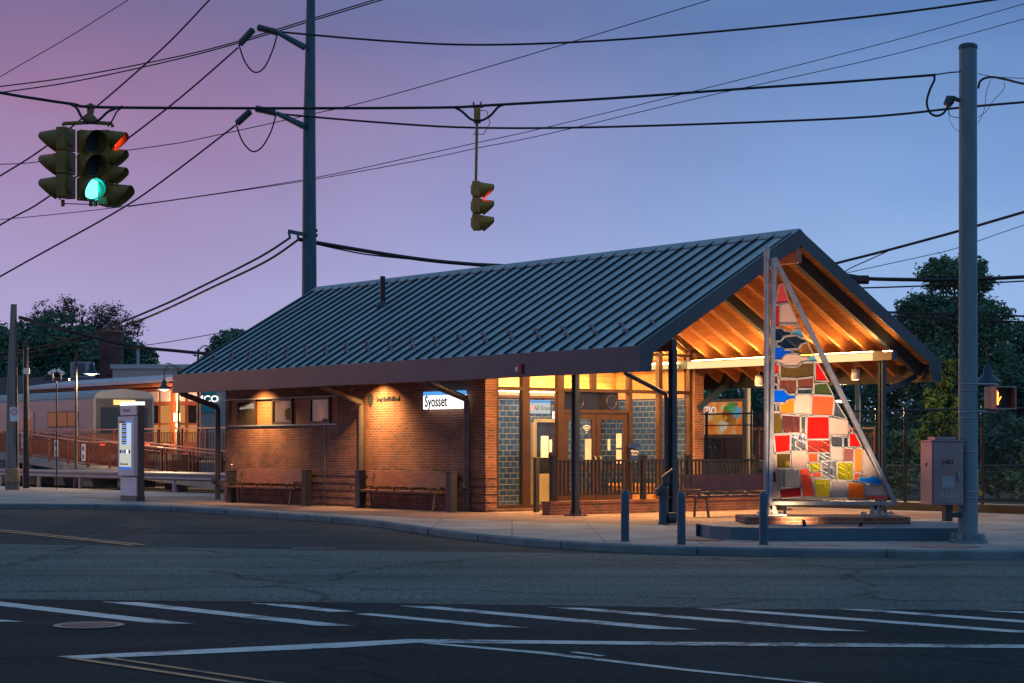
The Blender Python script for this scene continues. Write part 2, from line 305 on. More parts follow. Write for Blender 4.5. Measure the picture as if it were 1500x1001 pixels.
# asphalts
def asphalt(name, c1, c2, grain=.5, gr=230, scale=.5):
    m, nt, out = newmat(name); b = PB(nt, out, c1, .85, 0, .1); L = nt.links.new
    t = nt.nodes.new('ShaderNodeTexCoord')
    n = nt.nodes.new('ShaderNodeTexNoise'); n.inputs['Scale'].default_value = scale; n.inputs['Detail'].default_value = 7; n.inputs['Roughness'].default_value = .6; L(t.outputs['Object'], n.inputs[0])
    r = nt.nodes.new('ShaderNodeValToRGB'); r.color_ramp.elements[0].position = .3; r.color_ramp.elements[1].position = .7
    r.color_ramp.elements[0].color = (*c1, 1); r.color_ramp.elements[1].color = (*c2, 1); L(n.outputs[0], r.inputs[0])
    n2 = nt.nodes.new('ShaderNodeTexNoise'); n2.inputs['Scale'].default_value = 55; n2.inputs['Detail'].default_value = 2; L(t.outputs['Object'], n2.inputs[0])
    n3 = nt.nodes.new('ShaderNodeTexNoise'); n3.inputs['Scale'].default_value = 15; n3.inputs['Detail'].default_value = 3; n3.inputs['Roughness'].default_value = .7; L(t.outputs['Object'], n3.inputs[0])
    am = nt.nodes.new('ShaderNodeMath'); am.operation = 'ADD'; L(n2.outputs[0], am.inputs[0]); L(n3.outputs[0], am.inputs[1])
    q = nt.nodes.new('ShaderNodeMapRange'); q.inputs[1].default_value = .86; q.inputs[2].default_value = 1.14; q.inputs[3].default_value = 1-grain; q.inputs[4].default_value = 1+grain; L(am.outputs[0], q.inputs[0])
    hs = nt.nodes.new('ShaderNodeHueSaturation'); L(r.outputs[0], hs.inputs['Color']); L(q.outputs[0], hs.inputs['Value']); 
    # thin wandering cracks sealed with tar, and rubber darkening
    nd = nt.nodes.new('ShaderNodeTexNoise'); nd.inputs['Scale'].default_value = .8; nd.inputs['Detail'].default_value = 4; L(t.outputs['Object'], nd.inputs[0])
    mv = nt.nodes.new('ShaderNodeVectorMath'); mv.operation = 'MULTIPLY_ADD'; mv.inputs[1].default_value = (1.6, 1.6, 0); L(nd.outputs[1], mv.inputs[0]); L(t.outputs['Object'], mv.inputs[2])
    vo = nt.nodes.new('ShaderNodeTexVoronoi'); vo.feature = 'DISTANCE_TO_EDGE'; vo.inputs['Scale'].default_value = .16; L(mv.outputs[0], vo.inputs[0])
    ck = nt.nodes.new('ShaderNodeMapRange'); ck.inputs[1].default_value = .0; ck.inputs[2].default_value = .012; ck.inputs[3].default_value = .45; ck.inputs[4].default_value = 1; L(vo.outputs[0], ck.inputs[0])
    st_ = nt.nodes.new('ShaderNodeMapping'); st_.inputs['Scale'].default_value = (.05, .9, 1); L(t.outputs['Object'], st_.inputs[0])
    tn = nt.nodes.new('ShaderNodeTexNoise'); tn.inputs['Scale'].default_value = 1; tn.inputs['Detail'].default_value = 5; L(st_.outputs[0], tn.inputs[0])
    tr_ = nt.nodes.new('ShaderNodeMapRange'); tr_.inputs[1].default_value = .35; tr_.inputs[2].default_value = .6; tr_.inputs[3].default_value = .72; tr_.inputs[4].default_value = 1.06; L(tn.outputs[0], tr_.inputs[0])
    m1 = nt.nodes.new('ShaderNodeMath'); m1.operation = 'MULTIPLY'; L(ck.outputs[0], m1.inputs[0]); L(tr_.outputs[0], m1.inputs[1])
    h2 = nt.nodes.new('ShaderNodeHueSaturation'); L(hs.outputs[0], h2.inputs['Color']); L(m1.outputs[0], h2.inputs['Value']); L(h2.outputs[0], b.inputs['Base Color'])
    bp = nt.nodes.new('ShaderNodeBump'); bp.inputs['Strength'].default_value = .45; bp.inputs['Distance'].default_value = .01; L(am.outputs[0], bp.inputs['Height']); L(bp.outputs[0], b.inputs['Normal'])
    return m
M['asph_dark'] = asphalt('asph_dark', (.011, .024, .029), (.020, .034, .039), .5, scale=.35)
M['asph_light'] = asphalt('asph_light', (.10, .12, .12), (.15, .17, .165), .6, scale=.3)
M['asph_mid'] = asphalt('asph_mid', (.028, .046, .052), (.068, .082, .084), .5, scale=.22)
def worn_paint(name, c1, c2, under):
    m, nt, out = newmat(name); b = PB(nt, out, c1, .6); L = nt.links.new
    t = nt.nodes.new('ShaderNodeTexCoord')
    n = nt.nodes.new('ShaderNodeTexNoise'); n.inputs['Scale'].default_value = 2.2; n.inputs['Detail'].default_value = 9; n.inputs['Roughness'].default_value = .75; L(t.outputs['Object'], n.inputs[0])
    r = nt.nodes.new('ShaderNodeValToRGB'); cr = r.color_ramp; cr.elements[0].position = .40; cr.elements[0].color = (*under, 1); cr.elements[1].position = .47; cr.elements[1].color = (*c1, 1)
    e = cr.elements.new(.7); e.color = (*c2, 1); L(n.outputs[0], r.inputs[0]); L(r.outputs[0], b.inputs['Base Color']); return m
M['paint'] = worn_paint('paint', (.50, .52, .52), (.66, .66, .65), (.07, .08, .09))
M['paint_orange'] = worn_paint('paint_orange', (.42, .20, .08), (.55, .27, .10), (.07, .08, .09))
M['sidewalk'] = bricky('sidewalk', (.33, .31, .30), (.38, .35, .33), (.28, .27, .27), (.14, .13, .13), 1.6, 1.6, .012, .85, .25, 0, nscale=.8)
M['pavers'] = bricky('pavers', (.30, .19, .16), (.36, .24, .20), (.2, .15, .14), (.15, .12, .11), .22, .11, .008, .85, .3, nscale=.6)
M['ballast'] = noisy('ballast', (.02, .02, .022), (.09, .08, .075), 14, .9, 0, .8, 12)
M['dirt'] = noisy('dirt', (.04, .045, .04), (.09, .085, .07), .6, .95, 0, .3, 6)
M['leaf'] = noisy('leaf', (.045, .14, .105), (.12, .24, .155), .35, .6, spec=.25)
M['leaf2'] = noisy('leaf2', (.05, .12, .03), (.11, .20, .06), .6, .6, spec=.25)
M['leaf3'] = noisy('leaf3', (.05, .06, .055), (.09, .09, .08), .5, .7, spec=.2)
M['bark'] = noisy('bark', (.05, .04, .035), (.09, .075, .06), 6, .9)

exec_later = []
# ================================================================ THE GROUND
def sheet(name, pts, z, mat):
    b = MB(); n = len(pts); b.add([(p[0], p[1], z) for p in pts], [tuple(range(n))]); return struct(b.build(name, mat))
RZ = -.13
sheet('ground', [(-900, -300), (900, -300), (900, 1800), (-900, 1800)], RZ-.02, M['dirt'])
def R_(px, py): g = G(px, py, RZ); return (g.x, g.y)
def strip_between(name, top, bot, z, mat):
    b = MB(); n = len(top)
    vs = [(*R_(*p), z) for p in top]+[(*R_(*p), z) for p in bot]
    b.add(vs, [(i, i+1, n+i+1, n+i) for i in range(n-1)]); return struct(b.build(name, mat))
sheet('road', [(-60, -20), (60, -20), (60, 36), (40, 60), (-90, 90), (-60, 30)], RZ-.006, M['asph_mid'])
strip_between('road_lane', [(-900, 789), (0, 797), (500, 806), (900, 811), (1100, 816), (1500, 818), (2300, 821)],
              [(-900, 870), (0, 877.5), (500, 882.5), (900, 888), (1100, 892), (1500, 893.5), (2300, 896)], RZ-.002, M['asph_light'])
bd = [(-900, 870), (0, 877.5), (500, 882.5), (900, 888), (1100, 892), (1500, 893.5), (2300, 896)]
b = MB(); vs = [(*R_(*p), RZ-.001) for p in bd]; n = len(vs)
vs += [(v[0]*.6, -15, RZ-.001) for v in vs]
b.add(vs, [(i, i+1, n+i+1, n+i) for i in range(n-1)]); struct(b.build('asphalt_patch', M['asph_dark']))
marks = [[(-330, 850), (-270, 851), (285, 914.5), (222, 913.7)], [(-400, 874), (-340, 874), (34, 911.4), (-30, 911.4)],
 [(147, 882), (205, 883), (525, 918), (463, 917)], [(365, 884), (418, 885.5), (520, 896.5), (484, 897)], [(518, 900), (543, 899), (777, 920.3), (717, 919.3)],
 [(582, 888), (637, 889), (1025, 923), (955, 922)], [(800, 890), (860, 891.3), (1272, 925.5), (1210, 924.5)], [(1020, 892), (1077, 893), (1545, 928), (1480, 927)],
 [(1227, 892.7), (1287, 894), (1800, 931), (1730, 930)], [(1437, 895), (1490, 896), (2000, 931), (1930, 930)]]
for i, q in enumerate(marks):
    b = MB(); b.add([(*R_(*p), RZ+.004) for p in q], [(0, 1, 2, 3)]); struct(b.build('crosswalk_stripe', M['paint']))
def mark(name, q, mat):
    b = MB(); b.add([(*R_(*p), RZ+.004+.002*(mat is M['paint_orange'])) for p in q], [tuple(range(len(q)))]); struct(b.build(name, mat))
mark('stop_line', [(83, 962.3), (600, 937), (1000, 941), (1500, 945.3), (1900, 949), (1900, 954.5), (1500, 950), (1000, 946), (613, 942), (500, 949.5), (125, 965.7)], M['paint'])
mark('lane_line', [(617, 943), (640, 942.8), (800, 956), (1000, 980), (1200, 1001), (1500, 1033), (1480, 1033), (1180, 1001), (1000, 983), (790, 958.5)], M['paint'])
mark('lane_dash', [(833, 956), (846, 955.6), (888, 961.3), (878, 962)], M['paint'])
mark('centre_line', [(143, 963.3), (157, 963), (413, 1001), (560, 1023), (540, 1023), (395, 1001)], M['paint_orange'])
mark('centre_line', [(94, 965), (112, 964.6), (355, 1001), (500, 1023), (482, 1023), (334, 1001)], M['paint_orange'])
mark('far_centre_line', [(-200, 757), (0, 775.6), (215, 798.6), (208, 799), (0, 776.9), (-200, 758)], M['paint_orange'])
mark('far_centre_line', [(-200, 759.2), (0, 778), (200, 799.2), (192, 799.6), (0, 779.4), (-200, 760.2)], M['paint_orange'])
# sidewalk with kerb
curbpx = [(-500, 737), (-150, 737.5), (0, 738), (86, 738.3), (140, 738.8), (215, 740.5), (330, 746), (420, 752.5), (500, 758), (560, 764), (640, 775), (700, 782), (770, 788.5), (850, 794), (950, 799), (1060, 801.5), (1200, 804), (1350, 806), (1500, 806.5), (1750, 807), (2200, 807)]
def smooth(pts, k=6):
    out = []; n = len(pts)
    for i in range(n-1):
        p0, p1, p2, p3 = pts[max(i-1, 0)], pts[i], pts[i+1], pts[min(i+2, n-1)]
        for j in range(k):
            t = j/k
            out.append(tuple(.5*((2*p1[a])+(-p0[a]+p2[a])*t+(2*p0[a]-5*p1[a]+4*p2[a]-p3[a])*t*t+(-p0[a]+3*p1[a]-3*p2[a]+p3[a])*t**3) for a in range(len(p1))))
    out.append(tuple(pts[-1])); return out
ce = [G(x, y, 0) for x, y in curbpx]; ce = [Vector((p[0], p[1], 0)) for p in smooth([(p.x, p.y) for p in ce])]
def offset(c, d):
    o = []
    for i, p in enumerate(c):
        t = (c[min(i+1, len(c)-1)]-c[max(i-1, 0)]).normalized(); o.append(p+Vector((-t.y, t.x, 0))*d)
    return o
ci = offset(ce, .16)
b = MB(); n = len(ce)
prof = [(0.01, RZ-.05), (.0, -.03), (.025, 0), (.16, 0)]
rows = []
for d, z in prof: rows.append([p+Vector((0, 0, z)) for p in offset(ce, d)])
for r in rows: b.v += [tuple(p) for p in r]
for k in range(len(prof)-1):
    for i in range(n-1): b.f.append((k*n+i, k*n+i+1, (k+1)*n+i+1, (k+1)*n+i)); b.sm.append(False)
struct(b.build('kerb', M['curb']))
b = MB(); acc = 0
for i in range(1, len(ce)-1):
    acc += (ce[i]-ce[i-1]).length
    if acc > 2.9:
        acc = 0; t_ = (ce[i+1]-ce[i-1]).normalized(); n_ = Vector((-t_.y, t_.x, 0)); p = ce[i]
        b.bar(p+n_*-.003+Vector((0, 0, RZ)), p+n_*-.003+Vector((0, 0, -.02)), .014, .012, tuple(t_)); b.bar(p+n_*.02+Vector((0, 0, -.002)), p+n_*.16+Vector((0, 0, -.002)), .012, .008)
struct(b.build('kerb_joints', noisy('jointdark', (.02, .025, .03), (.03, .035, .04), 5, .9)))
back = [B(11, -14), B(11, 27), B(6.3, 27), B(6.3, 110)]
poly = [(p.x, p.y) for p in ci]+[(40, 42)]+[(p.x, p.y) for p in back]+[(-140, 110)]
o = sheet('sidewalk', poly, -.002, M['sidewalk'])
pv = [Wp for Wp in [(0.2, -2.2), (9.6, -2.2), (10.6, 6.8), (10.6, 27), (-.2, 27), (-.6, 19), (-1.8, 12), (-2.0, 6), (-1.4, 1)]]
b = MB(); b.add([(p[0], p[1], 0.003) for p in pv], [tuple(range(len(pv)))]); struct(b.build('paving', M['pavers'], loc=B(0, 0, 0), rz=TH))
# manhole and drain
def round_pts(c, r, n=28): return [(c[0]+r*cos(2*pi*k/n), c[1]+r*sin(2*pi*k/n)) for k in range(n)]
g = G(130, 917, RZ); mh = thing('manhole_cover', 'round worn iron manhole cover set in the asphalt', 'manhole cover', (g.x, g.y, RZ))
ring = MB(); ring.lathe([(.34, .004), (.34, .012), (.27, .012), (.27, .004)], n=36, smooth=False); ring.build('ring', noisy('iron', (.13, .12, .13), (.22, .2, .2), 12, .5, .4), mh)
lid = MB(); lid.lathe([(.265, .004), (.265, .009), (0.001, .009)], n=36, smooth=False)
for i in range(-5, 6):
    h = sqrt(max(0, .25**2-(i*.045)**2)); lid.box(-h, h, i*.045-.012, i*.045+.012, .009, .014)
lid.build('lid', noisy('iron2', (.07, .065, .07), (.13, .12, .12), 12, .5, .4), mh)
g = G(460, 804, RZ); dr = thing('storm_drain', 'slotted storm drain grate in the road near the kerb', 'drain grate', (g.x, g.y, RZ))
b = MB(); b.box(-.36, .36, -.3, -.26, .004, .012); b.box(-.36, .36, .26, .3, .004, .012)
for i in range(10): b.box(-.36+i*.076, -.33+i*.076, -.26, .26, .004, .011)
b.build('grate', bpy.data.materials['iron'], dr)
g = G(1028, 791, 0); mh2 = MB(); mh2.lathe([(.42, .004), (.42, .009), (.001, .009)], n=28, smooth=False)
tag(mh2.build('utility_cover', noisy('rustcover', (.16, .085, .07), (.2, .11, .09), 5, .8), loc=(g.x, g.y, 0)), 'flat rusty round utility cover in the pavement between two bollards', 'utility cover')
g = G(1340, 801, 0); mh2 = MB(); mh2.lathe([(.55, .004), (.55, .008), (.001, .008)], n=28, smooth=False)
tag(mh2.build('pavement_patch', noisy('tanpatch', (.27, .18, .15), (.32, .22, .18), 5, .8), loc=(g.x+.5, g.y, 0)), 'rusty tan stained patch of pavement at the foot of the big traffic pole', 'pavement patch')
# tracks
b = MB(); b.box(16.3, 19.5, -40, 12, -.25, -.02); struct(b.build('lit_gravel_verge', noisy('lamplit_verge', (.34, .26, .18), (.5, .4, .28), 9, .9, 0, .6, 15), loc=B(0, 0, 0), rz=TH))  # pale warm gravel colour paints in the lamplight at the fence base
b = MB(); b.box(11.1, 16.2, -40, 120, -.3, -.08); struct(b.build('railway_ballast', M['ballast'], loc=B(0, 0, 0), rz=TH))
tr = bthing('railway_track', 'pair of steel rails on dark ballast behind the station', 'railway track', 13.2, 0)
for dx in (-.72, .72):
    b = MB(); b.box(dx-.035, dx+.035, -40, 120, -.06, .06); b.build('rail', noisy('railsteel', (.05, .04, .035), (.1, .08, .07), 5, .5, .6), tr)
b = MB()
for i in range(-55, 60): b.box(-1.25, 1.25, i*.62, i*.62+.22, -.1, -.055)
b.build('sleepers', noisy('sleeper', (.03, .025, .02), (.05, .04, .035), 5, .9), tr)
b = MB(); b.box(-2.0, -1.9, -40, 9, -.06, .16); b.box(-2.0, -1.6, -40, 9, .16, .19); b.build('cable_trough', M['black'], tr)
# ================================================================ THE STATION BUILDING (local x = across, y = along the ridge)
W_, L_, ZE, SL = 10.0, 20.7, 3.8, .5675
SG, SE, WF, WR = 7.4, 20.3, 1.5, 8.7      # glazed gable, far gable, front wall, rear wall
rz_ = lambda w: ZE+SL*min(w, W_-w)
st = bthing('station_building', 'low brick station house with a grey standing-seam metal gable roof and open timber porch', 'station building', 0, 0)
def bp(mb, name, mat, parent=None, bevel=0, label=None):
    o = mb.build(name, mat, parent or st, bevel)
    if label: o['label'] = label
    return o
# roof deck
T = .07
b = MB()
for (a, c) in ((0, 5), (10, 5)):
    za, zc = rz_(a), rz_(c)
    vs = [(a, 0, za), (c, 0, zc), (c, L_, zc), (a, L_, za), (a, 0, za-T), (c, 0, zc-T), (c, L_, zc-T), (a, L_, za-T)]
    b.add(vs, [(0, 1, 2, 3), (7, 6, 5, 4), (0, 4, 5, 1), (3, 2, 6, 7), (0, 3, 7, 4), (1, 5, 6, 2)])
roof = bp(b, 'roof', M['roof'])
b = MB(); ns = 40; sp = (L_-.3)/ns
for i in range(ns+1):
    y = .15+i*sp
    for a, c in ((.0, 4.93), (10., 5.07)):
        b.bar((a, y, rz_(a)+.026), (c, y, rz_(c)+.026), .034, .062)
bp(b, 'standing_seams', M['seam'], roof)
b = MB(); b.prismy([(4.78, rz_(4.78)+.045), (5, rz_(5)+.075), (5.22, rz_(5.22)+.045), (5.22, rz_(5.22)+.015), (5, rz_(5)+.045), (4.78, rz_(4.78)+.015)], -.02, L_+.02)
bp(b, 'ridge_cap', M['ridge'], roof)
b = MB()
for a, c in ((0, 5), (10, 5)):
    for y0, y1 in ((-.02, .16), (L_-.16, L_+.02)):
        q = .03; b = MB()
        vs = [(a, y0, rz_(a)+q), (c, y0, rz_(c)+q+.02), (c, y1, rz_(c)+q+.02), (a, y1, rz_(a)+q), (a, y0, rz_(a)-.02), (c, y0, rz_(c)-.02), (c, y1, rz_(c)-.02), (a, y1, rz_(a)-.02)]
        b.add(vs, [(0, 1, 2, 3), (7, 6, 5, 4), (0, 4, 5, 1), (3, 2, 6, 7), (0, 3, 7, 4), (1, 5, 6, 2)])
        bp(b, 'rake_flashing', M['rake'], roof)
gs = []
for i in range(ns):
    y = .15+(i+1)*sp
    w = .62 if i % 2 else .95
    if w == .62 and i == ns-1: continue
    b = MB(); b.bar((w, y, rz_(w)+.04), (w+.07, y, rz_(w+.07)+.04), .07, .1); b.bar((w-.012, y, rz_(w)+.09), (w+.002, y, rz_(w)+.09), .16, .07)
    bp(b, 'snow_guard', M.setdefault('guard', noisy('guard', (.20, .21, .23), (.3, .3, .33), 5, .5, .3)), roof)
sv = Sx(560.5, 3.3); zb_ = rz_(3.3)
b = MB(); b.tube([(3.3, sv, zb_-.05), (3.3, sv, zb_+.85)], .075, 12)
vp = bp(b, 'vent_pipe', M['black'], roof); b = MB(); b.lathe([(.2, -.02), (.17, .05), (.09, .1), (.085, .16)], (3.3, sv, zb_-.01), 14); bp(b, 'vent_flashing', M['steel'], roof)
# timber deck underside
b = MB()
for a, c in ((.06, 5), (9.94, 5)):
    za, zc = rz_(a)-T-.003, rz_(c)-T-.003
    vs = [(a, .05, za), (c, .05, zc), (c, L_-.05, zc), (a, L_-.05, za), (a, .05, za-.06), (c, .05, zc-.06), (c, L_-.05, zc-.06), (a, L_-.05, za-.06)]
    b.add(vs, [(0, 1, 2, 3), (7, 6, 5, 4), (0, 4, 5, 1), (3, 2, 6, 7), (0, 3, 7, 4), (1, 5, 6, 2)])
bp(b, 'board_ceiling', M['wood'])
# fascias
b = MB(); b.box(-.07, 0, -.04, L_+.04, 3.26, 3.82)
bp(b, 'front_fascia', M['fascia'], bevel=.006)
b = MB(); b.box(10, 10.07, -.04, L_+.04, 3.26, 3.82); bp(b, 'rear_fascia', M['fascia'], bevel=.006)
for y0, y1 in ((-.045, .0), (L_, L_+.045)):
    b = MB()
    for s_ in (1, -1):
        f = (lambda w: w) if s_ == 1 else (lambda w: 10-w)
        pts = [(f(0), 3.82), (f(5), rz_(5)+.03), (f(5), rz_(5)-.32), (f(.38), rz_(.38)-.32), (f(.3), 3.27), (f(0), 3.27)]
        if s_ == -1: pts = pts[::-1]
        b.prismy(pts, y0, y1)
    bp(b, 'rake_board', M['rake'])
# beams
for w in (1.5, 8.5):
    b = MB(); b.box(w-.07, w+.07, .5 if w < 5 else .12, L_-.2, 3.78, 4.04 if w < 5 else 4.0); bp(b, 'eave_beam', M['steel'])
b = MB(); b.box(4.9, 5.1, .02, L_-.05, rz_(5)-.72, rz_(5)-.2); bp(b, 'ridge_beam', noisy('redbeam', (.30, .11, .07), (.36, .14, .09), 3, .5))
# rafters: pairs down each slope
def rafter(y, mat, h=.27, t=.085, name='rafter'):
    for a, c in ((.07, 4.9), (9.93, 5.1)):
        b = MB(); o = T+.064+h/2/cos(atan2(SL, 1))
        b.bar((a, y, rz_(a)-o), (c, y, rz_(c)-o), t, h); bp(b, name, mat)
ys = [1.28+.7*i for i in range(13)]
for y in ys:
    if abs(y-3.9) < .34: continue
    rafter(y, M['rafter'])
for y in (.5, 3.9): rafter(y, M['steel'], .30, .14, 'steel_rafter')
# posts with plates
def post(w, s, name='porch_post'):
    b = MB(); zt = 3.80
    b.box(w-.065, w+.065, s-.075, s-.06, .02, zt); b.box(w-.065, w+.065, s+.06, s+.075, .02, zt); b.box(w-.008, w+.008, s-.06, s+.06, .02, zt)
    for q in (-1, 1): b.box(w-.055, w+.055, s+q*.035-.01, s+q*.035+.01, .02, zt)
    p = bp(b, name, M['steel'])
    b = MB(); b.box(w-.2, w+.2, s-.2, s+.2, .004, .03)
    for i in (-1, 1):
        for j in (-1, 1): b.bar((w+i*.17, s+j*.0, .03), (w+i*.05, s, .45), .02, .02); b.lathe([(.02, .03), (.02, .06), (.001, .062)], (w+i*.15, s+j*.15, 0), 8)
    bp(b, 'base_plate', M['steel'], p); return p
for w, s in ((1.5, .55), (1.5, 3.9), (8.5, .52), (8.5, 3.9)): post(w, s)
# braces at the rear posts and the column
for s0, s1 in ((.52, -.0), (6.7, 5.6)):
    pass
b = MB(); b.bar((8.5, .6, 2.95), (9.85, .6, 3.4), .09, .12); bp(b, 'brace', M['steel'])
b = MB(); b.bar((8.72, 7.2, 2.72), (9.85, 7.2, 3.4), .1, .14); bp(b, 'brace', M['steel'])
# downspouts: elbow from the eave back to the wall, then down
def downspout(w0, w1, s, mat, r=.06, zt=3.27, zk=2.86, zb=.05):
    b = MB(); b.tube([(w0, s, zt+.1), (w0, s, zt-.02), (w1-.03, s, zk), (w1, s, zk-.12), (w1, s, zb)], r, 10)
    o = bp(b, 'downspout', mat); b = MB(); b.box(w1-.1, w1+.08, s-.11, s+.11, .5, .54); b.tube([(w1-.1, s, .62), (w1-.19, s, .62)], .085, 12)
    bp(b, 'cleanout', M['darkpost'], o); return o
for x, mt in ((319, M['darkpost']), (530, M['downspout']), (684, M['darkpost'])):
    downspout(.12, 1.36, Sx(x, 1.36), mt, .085)
downspout(.15, 1.37, .62, M['steel'], .05, zk=2.82)
# walls: plain upper brick, banded lower brick
def walls():
    b = MB(); s0, s1 = Sx(494.5, WF), Sx(336, WF)
    z0, z1 = 2.30, 3.05
    for (ya, yb, za, zb) in ((SG, s0, 1.02, 4.45), (s0, s1, 1.02, z0), (s0, s1, z1, 4.45), (s1, SE, 1.02, 4.45)): b.box(WF, WF+.2, ya, yb, za, zb)
    bp(b, 'front_wall', M['brick'])
    b = MB(); b.box(WF-.0, WF+.2, SG-.0, SE, 0, 1.0199)
    for i in range(5): b.box(WF-.035, WF+.0001, SG-.035, SE+.035, .06+i*.2, .06+i*.2+.13)
    for i in range(5): b.box(WF-.035, WF+.34, SG-.035, SG-.0001, .06+i*.2, .06+i*.2+.13)
    bp(b, 'banded_base', M['brick_low'])
    b = MB(); b.box(WF+.2, WF+.36, SG, SG+.2, 0, 4.6); bp(b, 'corner_pier', M['brick'])
    b = MB(); b.box(8.66, 9.0, SG-.1, SG+.25, 0, 4.2); bp(b, 'brick_column', M['brick'])
    b = MB(); b.box(WR, WR+.2, SG+.25, SE, 0, 4.2); bp(b, 'rear_wall', M['brick'])
    b = MB(); b.box(WF+.2, WR, SE-.2, SE, 0, 3.9); b.prismy([(WF+.2, 3.9), (WR, 3.9), (WR, rz_(WR)-.2), (5, rz_(5)-.2), (WF+.2, rz_(WF+.2)-.2)][::-1], SE-.2, SE); bp(b, 'gable_wall', M['brick'])
    # strip window with timber panels
    wn = MB(); wn.box(WF-.05, WF+.02, s0-.03, s1+.03, z0-.04, z0); wn.box(WF-.07, WF+.02, s0-.03, s1+.1, z1, z1+.03); fr = bp(wn, 'window_band_trim', M['ridge'])
    b = MB(); b.box(WF+.05, WF+.12, s0, s1, z0, z1); bp(b, 'timber_panel', M['woodpanel'])
    for xa, xb in ((347, 375), (399, 428), (453.5, 483)):
        ya, yb = Sx(xb, WF), Sx(xa, WF)
        b = MB(); t_ = .07
        b.box(WF-.02, WF+.05, ya, ya+t_, z0, z1); b.box(WF-.02, WF+.05, yb-t_, yb, z0, z1); b.box(WF-.02, WF+.05, ya+t_, yb-t_, z0, z0+t_); b.box(WF-.02, WF+.05, ya+t_, yb-t_, z1-t_, z1)
        w_ = bp(b, 'window', M['bronze'])
        b = MB(); b.box(WF+.02, WF+.035, ya+t_, yb-t_, z0+t_, z1-t_)
        m, nt, out = newmat('wavyglass'); p_ = PB(nt, out, (.24, .2, .13), .04, .75); n = nt.nodes.new('ShaderNodeTexNoise'); n.inputs['Scale'].default_value = 1.5; n.inputs['Detail'].default_value = 0
        q = nt.nodes.new('ShaderNodeBump'); q.inputs['Strength'].default_value = .25; q.inputs['Distance'].default_value = .2; t = nt.nodes.new('ShaderNodeTexCoord'); nt.links.new(t.outputs['Object'], n.inputs[0]); nt.links.new(n.outputs[0], q.inputs['Height']); nt.links.new(q.outputs[0], p_.inputs['Normal'])
        bp(b, 'pane', m, w_)
    # movement joint
    sj = Sx(477, WF); b = MB(); b.box(WF-.04, WF-.001, sj-.006, sj+.006, 0, z0-.05); bp(b, 'wall_joint', M['ridge'])
walls()
